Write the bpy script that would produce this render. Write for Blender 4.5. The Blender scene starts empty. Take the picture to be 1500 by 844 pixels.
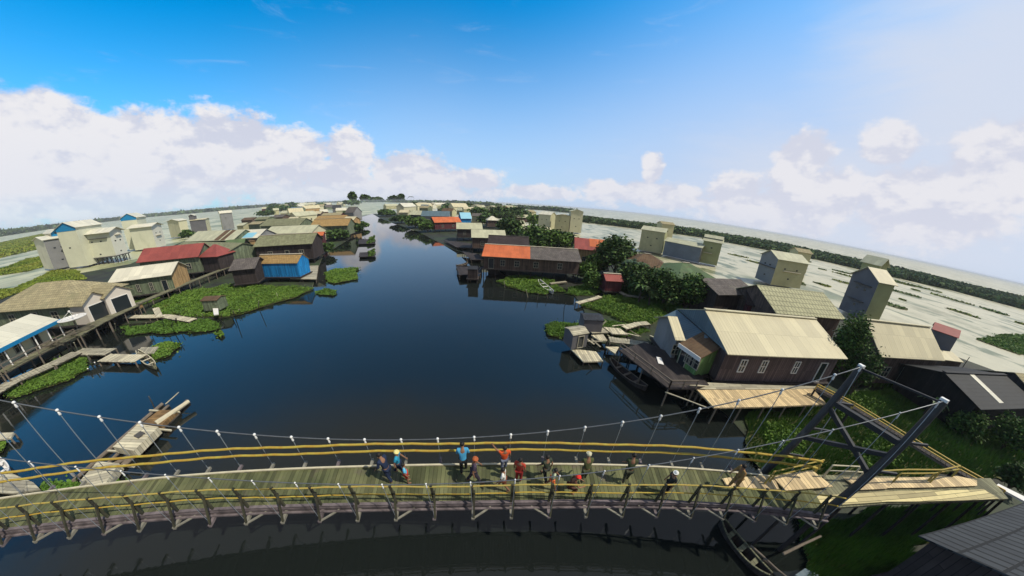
import bpy, bmesh, math, random
from mathutils import Vector, Matrix, noise as mnoise
random.seed(7)
rnd = random.random
def ru(a, b): return a + (b - a) * random.random()
sc = bpy.context.scene
COL = sc.collection
V = Vector

# ------------------------------------------------------------------ camera
CAM_Z = 13.0
F2, PITCH, ROLL, DD = 731.494, 0.335, 0.053, 0.6     # wide lens: r = F2*(d+1)/2*sin(t)/(d+cos(t)), photo pixels
def r_of(t): return F2 * (DD + 1) / 2 * math.sin(t) / (DD + math.cos(t))
def t_of(r):
    lo, hi = 0.0, 1.9
    for _ in range(50):
        m = (lo + hi) / 2
        if r_of(m) < r: lo = m
        else: hi = m
    return lo
cr_, sr_, cp_, sp_ = math.cos(ROLL), math.sin(ROLL), math.cos(PITCH), math.sin(PITCH)
def to_world(d):
    x, y, z = d
    x, z = cr_ * x - sr_ * z, sr_ * x + cr_ * z
    return V((x, cp_ * y + sp_ * z, -sp_ * y + cp_ * z))
def ray(px, py):
    u, v = px - 750.0, -(py - 422.0)
    r = math.hypot(u, v) or 1e-6
    t = t_of(r); s = math.sin(t) / r
    return to_world((u * s, math.cos(t), v * s))
EYE = V((0, 0, CAM_Z))
def P(px, py, z=0.0):
    d = ray(px, py)
    dz = min(d.z, -0.0015)
    return EYE + d * ((z - CAM_Z) / dz)
def proj(w):
    d = (w - EYE).normalized()
    x, y, z = d.x, cp_ * d.y - sp_ * d.z, sp_ * d.y + cp_ * d.z
    x, z = cr_ * x + sr_ * z, -sr_ * x + cr_ * z
    t = math.acos(max(-1, min(1, y))); r = r_of(min(t, 1.9)); h = math.hypot(x, z) or 1e-9
    return 750 + x / h * r, 422 - z / h * r
def PV(px, py, o, n):
    d = ray(px, py)
    return EYE + d * ((o - EYE).dot(n) / d.dot(n))
def interp(pts, x):
    if x <= pts[0][0]:
        a, b = pts[0], pts[1]
    elif x >= pts[-1][0]:
        a, b = pts[-2], pts[-1]
    else:
        for a, b in zip(pts, pts[1:]):
            if a[0] <= x <= b[0]: break
    return a[1] + (b[1] - a[1]) * (x - a[0]) / (b[0] - a[0])

cd = bpy.data.cameras.new('camera'); cam = bpy.data.objects.new('camera', cd); COL.objects.link(cam)
cd.type = 'PANO'; cd.clip_end = 20000; cd.clip_start = 0.05
cd.sensor_fit = 'HORIZONTAL'; cd.sensor_width = 36.0; cd.sensor_height = 20.25
def solve(A, b):
    n = len(b); M = [r[:] + [c] for r, c in zip(A, b)]
    for i in range(n):
        p = max(range(i, n), key=lambda k: abs(M[k][i])); M[i], M[p] = M[p], M[i]
        for k in range(n):
            if k != i:
                f = M[k][i] / M[i][i]
                M[k] = [a - f * c for a, c in zip(M[k], M[i])]
    return [M[i][n] / M[i][i] for i in range(n)]
rs = [i * 865 / 60 for i in range(1, 61)]
rows = [[(r * .024 / 20) ** k for k in (1, 2, 3, 4)] for r in rs]; ts = [t_of(r) for r in rs]
ATA = [[sum(w[i] * w[j] for w in rows) for j in range(4)] for i in range(4)]
ATb = [sum(w[i] * t for w, t in zip(rows, ts)) for i in range(4)]
kk = solve(ATA, ATb)
try:
    cy = cd.cycles; cy.panorama_type
except Exception:
    cy = cd
cy.panorama_type = 'FISHEYE_LENS_POLYNOMIAL'
cy.fisheye_fov = math.radians(220)
cy.fisheye_polynomial_k0 = 0
for i in range(4): setattr(cy, 'fisheye_polynomial_k%d' % (i + 1), -kk[i] / 20 ** (i + 1))
rt, up, fw = to_world((1, 0, 0)), to_world((0, 0, 1)), to_world((0, 1, 0))
M = Matrix(((rt.x, up.x, -fw.x, 0), (rt.y, up.y, -fw.y, 0), (rt.z, up.z, -fw.z, CAM_Z), (0, 0, 0, 1)))
cam.matrix_world = M
sc.camera = cam
sc.view_settings.view_transform = 'Standard'; sc.view_settings.look = 'None'
sc.view_settings.exposure = 0; sc.view_settings.gamma = 1; sc.view_settings.use_curve_mapping = False
# ------------------------------------------------------------------ mesh helpers
class MB:
    def __init__(s): s.v = []; s.f = []; s.uv = []; s.m = []; s.sm = False
    def poly(s, pts, mi=0, U=None):
        pts = [V(p) for p in pts]
        N = V((0, 0, 0))
        for a, b in zip(pts, pts[1:] + pts[:1]): N += a.cross(b)
        if N.length < 1e-12: return
        N.normalize()
        if U is None:
            U = V((0, 0, 1)).cross(N)
            if U.length < .35: U = (pts[1] - pts[0])
        U = (U - N * U.dot(N)).normalized(); W = N.cross(U)
        i = len(s.v); s.v += pts; s.f.append(tuple(range(i, i + len(pts)))); s.m.append(mi)
        s.uv.append([(p.dot(U), p.dot(W)) for p in pts])
    def prism(s, top, t, mi=0, mside=None):
        top = [V(p) for p in top]; bot = [p - V((0, 0, t)) for p in top]
        s.poly(top, mi); s.poly(bot[::-1], mi if mside is None else mside)
        n = len(top)
        for i in range(n):
            j = (i + 1) % n
            s.poly([top[j], top[i], bot[i], bot[j]], mi if mside is None else mside)
    def beam(s, a, b, w, h, mi=0, upv=(0, 0, 1)):
        a, b = V(a), V(b); d = (b - a)
        if d.length < 1e-6: return
        d.normalize(); x = d.cross(V(upv))
        if x.length < 1e-3: x = d.cross(V((1, 0, 0)))
        x.normalize(); y = x.cross(d)
        x *= w / 2; y *= h / 2
        A = [a - x - y, a + x - y, a + x + y, a - x + y]; B = [p + (b - a) for p in A]
        s.poly(A[::-1], mi); s.poly(B, mi)
        for i in range(4):
            j = (i + 1) % 4
            s.poly([A[i], A[j], B[j], B[i]], mi, U=d)
    def box(s, c, sx, sy, sz, mi=0, ux=(1, 0, 0)):
        c = V(c); ux = V(ux).normalized(); uy = V((-ux.y, ux.x, 0))
        t = [c + ux * a * sx / 2 + uy * b * sy / 2 + V((0, 0, sz / 2)) for a, b in ((-1, -1), (1, -1), (1, 1), (-1, 1))]
        s.prism(t, sz, mi)
    def tube(s, pts, rad, n=6, mi=0, cap=True):
        pts = [V(p) for p in pts]
        if not isinstance(rad, (list, tuple)): rad = [rad] * len(pts)
        rings = []
        for i, p in enumerate(pts):
            d = (pts[min(i + 1, len(pts) - 1)] - pts[max(i - 1, 0)]).normalized()
            x = d.cross(V((0, 0, 1)))
            if x.length < .05: x = d.cross(V((0, 1, 0)))
            x.normalize(); y = x.cross(d)
            k = len(s.v)
            s.v += [p + (x * math.cos(2 * math.pi * j / n) + y * math.sin(2 * math.pi * j / n)) * rad[i] for j in range(n)]
            rings.append(k)
        for q in range(len(rings) - 1):
            a, b = rings[q], rings[q + 1]
            for j in range(n):
                k = (j + 1) % n
                s.f.append((a + j, a + k, b + k, b + j)); s.m.append(mi); s.uv.append([(0, 0)] * 4)
        if cap:
            for r, rev in ((rings[0], 1), (rings[-1], 0)):
                f = [r + j for j in range(n)]
                s.f.append(tuple(f[::-1] if rev else f)); s.m.append(mi); s.uv.append([(0, 0)] * n)
    def ball(s, c, r, mi=0, n=8, sz=1.0):
        c = V(c); k = len(s.v); R = n // 2 + 1
        for i in range(R):
            th = math.pi * i / (R - 1)
            for j in range(n):
                ph = 2 * math.pi * j / n
                s.v.append(c + V((math.sin(th) * math.cos(ph), math.sin(th) * math.sin(ph), math.cos(th) * sz)) * r)
        for i in range(R - 1):
            for j in range(n):
                q = (j + 1) % n
                s.f.append((k + i * n + j, k + (i + 1) * n + j, k + (i + 1) * n + q, k + i * n + q)); s.m.append(mi); s.uv.append([(0, 0)] * 4)
    def build(s, name, mats, parent=None, smooth=False, origin=None):
        off = V((0, 0, 0)) if origin is None else V(origin)
        q = parent
        while q is not None: off = off + q.location; q = q.parent
        me = bpy.data.meshes.new(name)
        me.from_pydata([tuple(p - off) for p in s.v], [], s.f)
        if not isinstance(mats, (list, tuple)): mats = [mats]
        for m in mats: me.materials.append(m)
        me.polygons.foreach_set('material_index', s.m)
        if smooth: me.polygons.foreach_set('use_smooth', [True] * len(s.f))
        ul = me.uv_layers.new(name='UVMap')
        ul.data.foreach_set('uv', [c for f in s.uv for p in f for c in p])
        me.update()
        o = bpy.data.objects.new(name, me); COL.objects.link(o)
        o.parent = parent
        if origin is not None: o.location = V(origin)
        return o
def tag(o, label=None, cat=None, group=None, kind=None):
    if label: o['label'] = label
    if cat: o['category'] = cat
    if group: o['group'] = group
    if kind: o['kind'] = kind
    return o
def thing(name, label, cat, loc, group=None):
    o = bpy.data.objects.new(name, None); COL.objects.link(o); o.location = V(loc); o.empty_display_size = .2
    return tag(o, label, cat, group)
def copy_obj(o, parent, loc=None):
    c = o.copy(); COL.objects.link(c); c.parent = parent
    if loc is not None: c.location = V(loc)
    return c
def mpp(w):                                                    # metres that one photo pixel spans at a place
    d = V((w - EYE).normalized()); s = V((d.y, -d.x, 0)).normalized()
    a, b = proj(w), proj(w + s * .2)
    return .2 / max(1e-6, math.hypot(a[0] - b[0], a[1] - b[1]))

# ------------------------------------------------------------------ materials
MC = {}
def mat(name, c, rough=.85, var=.18, vs=1.2, kind=None, c2=None, bump=.0, spec=.3, metal=0., stain=None, leaf=False):
    if name in MC: return MC[name]
    m = bpy.data.materials.new(name); MC[name] = m; m.use_nodes = True
    nt = m.node_tree; N = nt.nodes; L = nt.links; b = N['Principled BSDF']
    def nd(t, **k):
        n = N.new(t)
        for a, v in k.items(): setattr(n, a, v)
        return n
    b.inputs['Roughness'].default_value = rough; b.inputs['Specular IOR Level'].default_value = spec; b.inputs['Metallic'].default_value = metal
    g = nd('ShaderNodeNewGeometry'); tc = nd('ShaderNodeTexCoord')
    def mul(k): return tuple(max(0, min(1, x * k)) for x in c) + (1,)
    lo, hi = mul(1 - var), ((tuple(c2) + (1,)) if c2 else mul(1 + var))
    nz = nd('ShaderNodeTexNoise'); nz.inputs['Scale'].default_value = vs; nz.inputs['Detail'].default_value = 7; nz.inputs['Roughness'].default_value = .62
    L.new(g.outputs['Position'], nz.inputs['Vector'])
    rp = nd('ShaderNodeMapRange'); rp.inputs[1].default_value = .3; rp.inputs[2].default_value = .7
    L.new(nz.outputs['Fac'], rp.inputs[0])
    mx = nd('ShaderNodeMix', data_type='RGBA'); mx.inputs[6].default_value = lo; mx.inputs[7].default_value = hi
    L.new(rp.outputs[0], mx.inputs[0]); out = mx.outputs[2]
    hgt = nz.outputs['Fac']; bd = .03
    if kind in ('dash', 'rib', 'plank', 'planku', 'tile', 'corr', 'block'):
        mp = nd('ShaderNodeMapping')
        L.new(tc.outputs['UV'], mp.inputs['Vector'])
        br = nd('ShaderNodeTexBrick')
        if kind == 'plank': mp.inputs['Rotation'].default_value = (0, 0, math.pi / 2)
        W, H, MS = dict(plank=(2.6, .2, .012), planku=(2.6, .2, .012), tile=(.34, .4, .03), corr=(.9, 2.2, .02), block=(.4, .2, .01), rib=(.42, 1.1, .06), dash=(.55, .8, .07))[kind]
        br.inputs['Scale'].default_value = 1; br.inputs['Brick Width'].default_value = W; br.inputs['Row Height'].default_value = H
        br.inputs['Mortar Size'].default_value = MS; br.inputs['Mortar Smooth'].default_value = .2
        d = dict(plank=.36, planku=.36, tile=.2, corr=.12, block=.12, rib=.15, dash=.08)[kind]
        br.inputs['Color1'].default_value = (1 - d, 1 - d, 1 - d * .9, 1); br.inputs['Color2'].default_value = (1 + d * .7,) * 3 + (1,)
        k = dict(plank=.3, planku=.25, tile=.5, corr=.75, block=.7, rib=.28, dash=.5)[kind]
        br.inputs['Mortar'].default_value = (k, k, k, 1)
        L.new(mp.outputs[0], br.inputs['Vector'])
        m2 = nd('ShaderNodeMix', data_type='RGBA', blend_type='MULTIPLY'); m2.inputs[0].default_value = 1
        L.new(out, m2.inputs[6]); L.new(br.outputs['Color'], m2.inputs[7]); out = m2.outputs[2]
        hgt = br.outputs['Fac']; bd = -.02
        if kind == 'corr':
            sx = nd('ShaderNodeSeparateXYZ'); L.new(tc.outputs['UV'], sx.inputs[0])
            a = nd('ShaderNodeMath', operation='MULTIPLY'); a.inputs[1].default_value = 2 * math.pi / .3; L.new(sx.outputs[0], a.inputs[0])
            s_ = nd('ShaderNodeMath', operation='SINE'); L.new(a.outputs[0], s_.inputs[0]); hgt = s_.outputs[0]; bd = .025
    if stain:
        n2 = nd('ShaderNodeTexNoise'); n2.inputs['Scale'].default_value = stain[1]; n2.inputs['Detail'].default_value = 8; n2.inputs['Roughness'].default_value = .7
        mp2 = nd('ShaderNodeMapping'); mp2.inputs['Location'].default_value = (3.1, 7.7, 1.3); mp2.inputs['Scale'].default_value = (1, 1, .35)
        L.new(g.outputs['Position'], mp2.inputs['Vector']); L.new(mp2.outputs[0], n2.inputs['Vector'])
        r2 = nd('ShaderNodeMapRange'); r2.inputs[1].default_value = stain[2]; r2.inputs[2].default_value = stain[2] + .16
        L.new(n2.outputs['Fac'], r2.inputs[0])
        m3 = nd('ShaderNodeMix', data_type='RGBA'); m3.inputs[7].default_value = tuple(stain[0]) + (1,)
        ms = nd('ShaderNodeMath', operation='MULTIPLY'); ms.inputs[1].default_value = .8
        L.new(r2.outputs[0], ms.inputs[0]); L.new(ms.outputs[0], m3.inputs[0]); L.new(out, m3.inputs[6]); out = m3.outputs[2]
    if leaf:
        m4 = nd('ShaderNodeMix', data_type='RGBA', blend_type='MULTIPLY'); m4.inputs[0].default_value = 1
        cr = nd('ShaderNodeValToRGB'); k0, k1 = (.45, 1.7) if leaf is True else (.72, 1.32); cr.color_ramp.elements[0].color = (k0, k0 * 1.06, k0 * .92, 1); cr.color_ramp.elements[1].color = (k1, k1 * .95, k1 * .75, 1)
        L.new(g.outputs['Random Per Island'], cr.inputs[0]); L.new(out, m4.inputs[6]); L.new(cr.outputs[0], m4.inputs[7]); out = m4.outputs[2]
        try: b.inputs['Transmission Weight'].default_value = 0
        except Exception: pass
    L.new(out, b.inputs['Base Color'])
    if bump:
        bp = nd('ShaderNodeBump'); bp.inputs['Strength'].default_value = bump; bp.inputs['Distance'].default_value = bd
        L.new(hgt, bp.inputs['Height']); L.new(bp.outputs[0], b.inputs['Normal'])
    return m
def glass(name, c=(.02, .025, .03)):
    m = mat(name, c, rough=.12, var=.1, spec=.6); return m
# roofs
rust = (.16, .075, .035)
M_cream = mat('cream metal roof', (.52, .465, .30), .55, .07, .5, 'corr', bump=.3, stain=((.34, .29, .2), .45, .64))
M_cream2 = mat('pale tin roof', (.43, .425, .29), .6, .1, .6, 'corr', bump=.3, stain=((.27, .25, .18), .5, .6))
M_white = mat('white metal roof', (.60, .57, .45), .5, .06, .6, 'corr', bump=.3, stain=((.42, .37, .3), .4, .66))
M_tan = mat('tan shingle roof', (.33, .285, .165), .9, .15, 1.1, 'tile', bump=.5, stain=((.22, .21, .12), .4, .55))
M_red = mat('dark red metal roof', (.26, .062, .05), .55, .15, .6, 'corr', bump=.35, stain=((.15, .05, .04), .5, .6))
M_orange = mat('orange tin roof', (.50, .13, .045), .6, .16, .7, 'corr', bump=.3, stain=((.3, .075, .03), .6, .58))
M_ochre = mat('ochre shingle roof', (.34, .22, .085), .85, .14, .9, 'tile', bump=.4, stain=((.2, .13, .05), .6, .6))
M_grey = mat('grey shingle roof', (.115, .10, .092), .9, .22, 1.0, 'tile', bump=.5, stain=((.19, .18, .14), .6, .56))
M_olive = mat('mossy olive roof', (.21, .215, .125), .9, .2, .9, 'tile', bump=.5, stain=((.13, .15, .07), .5, .55))
M_dark = mat('dark brown roof', (.04, .03, .03), .85, .25, .8, 'tile', bump=.5, stain=((.08, .06, .05), .6, .6))
M_slate = mat('dark slate roof', (.028, .032, .04), .6, .22, .8, 'tile', bump=.5)
M_green = mat('faded green roof', (.085, .13, .06), .85, .2, .6, 'corr', bump=.3, stain=((.12, .08, .06), .5, .56))
M_brown = mat('rusty brown roof', (.12, .075, .04), .8, .25, .6, 'corr', bump=.4, stain=((.07, .035, .02), .8, .5))
M_stripe = mat('weathered green tin roof', (.36, .35, .21), .8, .12, .8, 'dash', bump=.4, stain=((.24, .23, .13), .8, .6))
M_bluegrey = mat('blue grey tin roof', (.09, .14, .17), .5, .12, .6, 'corr', bump=.3)  # also tints the shaded river front of the cream roofed house
M_bluetin = mat('bright blue tin', (.03, .30, .62), .5, .08, .8, 'corr', bump=.3)
M_panel = mat('pale blue tin sheet', (.22, .48, .62), .5, .06, .8)
M_rib = mat('ribbed charcoal tile roof', (.050, .056, .062), .75, .2, .9, 'rib', bump=.6)
M_coal = mat('near black slate roof', (.011, .012, .014), .7, .3, .8, 'tile', bump=.5)
W_coal = mat('near black boards', (.014, .012, .012), .9, .3, 1.5, 'plank', bump=.4)
# walls
W_dark = mat('dark weathered boards', (.045, .034, .032), .9, .3, 1.5, 'plank', bump=.4)
W_brown = mat('brown wall boards', (.11, .075, .06), .9, .25, 1.2, 'plank', bump=.4, stain=((.06, .04, .035), .8, .55))
W_purple = mat('plum grey wall boards', (.115, .085, .085), .85, .15, 1., 'plank', bump=.3, stain=((.07, .06, .055), .6, .55))
W_sage = mat('sage painted wall', (.15, .18, .11), .85, .15, 1., 'plank', bump=.2, stain=((.08, .09, .055), .6, .58))
W_green = mat('fresh green painted wall', (.12, .23, .075), .8, .1, 1., 'plank', bump=.2)
W_white = mat('white plaster wall', (.62, .60, .49), .8, .05, .7, stain=((.38, .37, .28), .35, .62))
W_pink = mat('pinkish white plaster', (.60, .54, .46), .8, .05, .8)
W_cream = mat('cream plaster wall', (.52, .495, .335), .85, .08, .5, stain=((.33, .33, .22), .3, .58))
W_pale = mat('pale greenish shaded plaster', (.58, .575, .43), .85, .06, .5, stain=((.42, .43, .30), .3, .6))  # tone of the white towers' less lit walls, shade included
W_cream2 = mat('khaki plaster wall', (.42, .395, .235), .85, .1, .5, stain=((.27, .27, .17), .3, .56))
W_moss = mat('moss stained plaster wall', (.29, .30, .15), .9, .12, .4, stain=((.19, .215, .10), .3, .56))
W_greyw = mat('grey cement and tower shade', (.22, .22, .22), .85, .1, .4, stain=((.13, .13, .13), .3, .56))  # also painted on shaded river sides of right towers
W_slate = mat('dark cement and tower shade', (.12, .118, .128), .85, .15, .5, stain=((.06, .055, .06), .3, .55))  # also stands in for shade on right towers' river walls
W_blue = mat('bright blue painted boards', (.015, .21, .50), .6, .06, 1.2, 'plank', bump=.15)
W_maroon = mat('maroon boards', (.10, .025, .03), .85, .2, 1.2, 'plank', bump=.3)
W_tan = mat('tan board wall', (.42, .27, .12), .85, .12, 1.2, 'plank', bump=.2)
T_blue = mat('blue painted trim', (.01, .20, .42), .5, .05, 2.)
T_white = mat('white painted trim', (.7, .68, .64), .6, .05, 2.)
T_dull = mat('dull painted trim', (.30, .28, .22), .75, .15, 2.)
T_pale = mat('pale sawn trim', (.5, .44, .33), .8, .15, 3.)
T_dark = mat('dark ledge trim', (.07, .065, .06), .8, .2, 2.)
G_pane = glass('dark window glass')
# timber
D_old = mat('grey green old planks', (.13, .125, .075), .85, .3, 1.5, 'plank', bump=.5, c2=(.19, .165, .11))
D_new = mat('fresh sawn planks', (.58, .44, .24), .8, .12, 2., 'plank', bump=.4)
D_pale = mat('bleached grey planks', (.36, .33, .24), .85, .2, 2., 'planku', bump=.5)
D_olive = mat('mossy walkway planks', (.17, .165, .10), .9, .25, 1.5, 'plank', bump=.5)
D_dark = mat('dark wet and shaded planks', (.04, .032, .03), .8, .3, 1.5, 'plank', bump=.5)
D_straw = mat('straw pale planks', (.52, .47, .33), .85, .12, 2., 'plank', bump=.4)
D_rust = mat('rusty brown planks', (.21, .125, .05), .85, .2, 2., 'plank', bump=.4)
P_post = mat('grey timber post', (.16, .13, .10), .9, .25, 4.)
P_dark = mat('dark timber post', (.035, .028, .027), .9, .3, 4.)
P_pale = mat('pale bamboo pole', (.50, .45, .32), .8, .15, 3.)
P_violet = mat('weathered bridge edge board', (.085, .07, .074), .9, .3, 2.5, c2=(.20, .165, .17))
# ------------------------------------------------------------------ sky, sun
SUN_AZ, SUN_EL = 104.0, 54.0          # degrees clockwise from +Y, above horizon
sd = V((math.sin(math.radians(SUN_AZ)) * math.cos(math.radians(SUN_EL)), math.cos(math.radians(SUN_AZ)) * math.cos(math.radians(SUN_EL)), math.sin(math.radians(SUN_EL))))
sl = bpy.data.lights.new('sun', 'SUN'); sl.energy = 4.2; sl.angle = math.radians(.53); sl.color = (1, .93, .79)
so = bpy.data.objects.new('sun', sl); COL.objects.link(so); so.rotation_euler = sd.to_track_quat('Z', 'Y').to_euler(); so.location = (60, -20, 90)
wd = bpy.data.worlds.new('World'); sc.world = wd; wd.use_nodes = True
nt = wd.node_tree; WN = nt.nodes; WL = nt.links; bg = WN['Background']
def wn(t, **k):
    n = WN.new(t)
    for a, v in k.items(): setattr(n, a, v)
    return n
def setin(s, v):
    if hasattr(v, 'default_value') or hasattr(v, 'is_linked'): WL.new(v, s)
    else: s.default_value = v
def mth(op, a, b=None, c=None, clamp=False):
    n = wn('ShaderNodeMath', operation=op, use_clamp=clamp)
    setin(n.inputs[0], a)
    if b is not None: setin(n.inputs[1], b)
    if c is not None: setin(n.inputs[2], c)
    return n.outputs[0]
def rng(x, a, b, c=0., d=1., smooth=False):
    n = wn('ShaderNodeMapRange', interpolation_type='SMOOTHSTEP' if smooth else 'LINEAR')
    setin(n.inputs[0], x); n.inputs[1].default_value = a; n.inputs[2].default_value = b; n.inputs[3].default_value = c; n.inputs[4].default_value = d
    return n.outputs[0]
def mixc(f, a, b, bt='MIX'):
    n = wn('ShaderNodeMix', data_type='RGBA', blend_type=bt)
    setin(n.inputs[0], f); setin(n.inputs[6], a); setin(n.inputs[7], b)
    return n.outputs[2]
sky = wn('ShaderNodeTexSky', sky_type='NISHITA'); sky.sun_disc = False
sky.sun_elevation = math.radians(SUN_EL); sky.sun_rotation = math.radians(SUN_AZ); sky.altitude = 0; sky.air_density = 1.0; sky.dust_density = .6; sky.ozone_density = 2.0
tcw = wn('ShaderNodeTexCoord'); nrm = wn('ShaderNodeVectorMath', operation='NORMALIZE'); WL.new(tcw.outputs['Generated'], nrm.inputs[0])
dirv = nrm.outputs[0]
sep = wn('ShaderNodeSeparateXYZ'); WL.new(dirv, sep.inputs[0])
az = mth('MULTIPLY', mth('ARCTAN2', sep.outputs[0], sep.outputs[1]), 180 / math.pi)
el = mth('MULTIPLY', mth('ARCSINE', sep.outputs[2]), 180 / math.pi)
def noise(scale, det=8, rough=.6, st=(1, 1, 1), off=(0, 0, 0), dist=0.):
    mp = wn('ShaderNodeMapping'); mp.inputs['Scale'].default_value = st; mp.inputs['Location'].default_value = off
    WL.new(dirv, mp.inputs['Vector'])
    n = wn('ShaderNodeTexNoise'); n.inputs['Scale'].default_value = scale; n.inputs['Detail'].default_value = det; n.inputs['Roughness'].default_value = rough; n.inputs['Distortion'].default_value = dist
    WL.new(mp.outputs[0], n.inputs['Vector']); return n.outputs['Fac']
def azel(px, py):
    d = ray(px, py); return math.degrees(math.atan2(d.x, d.y)), math.degrees(math.asin(d.z))
def blobs(lst):
    r = None
    for (px, py, rx, ry) in lst:
        a, e = azel(px, py)
        ra = abs(azel(px + rx * .3, py)[0] - a) / .3; re = abs(azel(px, py - ry * .3)[1] - e) / .3
        u = mth('DIVIDE', mth('SUBTRACT', az, a), ra); v = mth('DIVIDE', mth('SUBTRACT', el, e), re)
        d = mth('SUBTRACT', 1.0, mth('SQRT', mth('ADD', mth('MULTIPLY', u, u), mth('MULTIPLY', v, v))))
        r = d if r is None else mth('SMOOTH_MAX', r, d, .12)
    return r
CUM = [(40, 205, 210, 95), (215, 215, 170, 66), (350, 208, 95, 60), (430, 228, 62, 46), (514, 230, 40, 42), (600, 252, 75, 32), (690, 264, 60, 20), (-40, 190, 150, 90), (200, 280, 330, 50), (560, 280, 250, 22), (495, 262, 70, 34), (330, 255, 120, 40),
       (955, 245, 21, 36), (950, 285, 85, 24), (1182, 228, 52, 38), (1205, 285, 115, 52), (1076, 282, 44, 32), (1300, 212, 55, 40), (1335, 300, 140, 72), (1450, 255, 100, 95), (1120, 312, 130, 34), (885, 280, 45, 24), (785, 282, 60, 15)]
cv = blobs(CUM)
nA = noise(5.0, 7, .58, (1, 1, 1.6), (2.3, .4, 1.7), .25)
nB = noise(21., 6, .6, (1, 1, 1.5), (5.1, 1.2, 3.3), .2)
body = mth('ADD', cv, mth('ADD', mth('MULTIPLY', mth('SUBTRACT', nA, .5), 1.45), mth('MULTIPLY', mth('SUBTRACT', nB, .5), .85)))
cmask = rng(body, -.02, .34, 0, 1, True)
# lit tops / shaded bases from the same density sampled a little towards the sun
nA2 = noise(5.0, 7, .58, (1, 1, 1.6), (2.3 + .045, .4 - .01, 1.7 + .09), .25)
nB2 = noise(21., 6, .6, (1, 1, 1.5), (5.1 + .012, 1.2, 3.3 + .035), .2)
rel = mth('ADD', mth('MULTIPLY', mth('SUBTRACT', nA, nA2), 5.0), mth('MULTIPLY', mth('SUBTRACT', nB, nB2), 2.0))
lit = rng(rel, -.5, .42, 0, 1, True)
ccol = mixc(lit, (.64, .66, .77, 1), (.87, .85, .865, 1))
# sky base
skyc = mixc(1.0, sky.outputs[0], (.045, .178, .232, 1), 'MULTIPLY')
hs = wn('ShaderNodeHueSaturation'); hs.inputs['Saturation'].default_value = SKY_SAT if 'SKY_SAT' in globals() else 1.15; hs.inputs['Value'].default_value = 1.0
WL.new(skyc, hs.inputs['Color'])
base = hs.outputs[0]
# pale moist air low over the horizon and the thin bright veil in the upper right
els = mth('SUBTRACT', mth('ADD', el, mth('MULTIPLY', rng(az, -15, -75, 0, 1, True), 12)), mth('MULTIPLY', rng(az, -10, 60, 0, 1, True), 13))
low = rng(els, -4, 39, 1, 0, True)
base = mixc(mth('MULTIPLY', low, .95), base, (.57, .66, .85, 1))
veil = blobs([(1530, 130, 620, 430), (1250, 330, 520, 190)])
st1 = noise(3.0, 6, .6, (1, 1, 4.0), (.7, 3.1, .2), .4)
vm = mth('MULTIPLY', rng(mth('ADD', veil, mth('MULTIPLY', mth('SUBTRACT', st1, .5), .7)), -.1, .75, 0, 1, True), .9)
base = mixc(vm, base, (.67, .725, .85, 1))
wisp = mth('MULTIPLY', rng(noise(4.5, 8, .65, (1, 1, 5.0), (9.7, 3.1, 5.2), .6), .56, .80, 0, 1, True), .14)
base = mixc(wisp, base, (.78, .80, .90, 1))
# unseen grey cloud added overhead and behind to neutralise the ambient light
over = rng(mth('ADD', mth('ADD', el, mth('MULTIPLY', mth('ABSOLUTE', az), .16)), mth('MULTIPLY', mth('SUBTRACT', noise(2.2, 5, .6, (1, 1, 1), (4.4, 8.1, 2.2), .3), .5), 10)), 40, 54, 0, 1, True)
beh = rng(mth('ABSOLUTE', az), 105, 140, 0, 1, True)
base = mixc(mth('MULTIPLY', mth('MAXIMUM', over, beh), .9), base, (.34, .325, .33, 1))
rgt = rng(az, 0, 45, 0, 1, True)
hz_ = mth('MAXIMUM', rng(el, 0, 15, .55, 0, True), mth('MULTIPLY', rgt, .28))
ccol = mixc(hz_, ccol, (.71, .73, .84, 1))
cmask = mth('MULTIPLY', cmask, mth('SUBTRACT', 1.0, mth('MULTIPLY', rgt, .06)))
full = mixc(mth('MULTIPLY', cmask, rng(el, -1, 4, .72, .97)), base, ccol)
wd.cycles.sampling_method = 'MANUAL'; wd.cycles.sample_map_resolution = 256
WL.new(full, bg.inputs['Color']); bg.inputs['Strength'].default_value = 1.0
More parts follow.
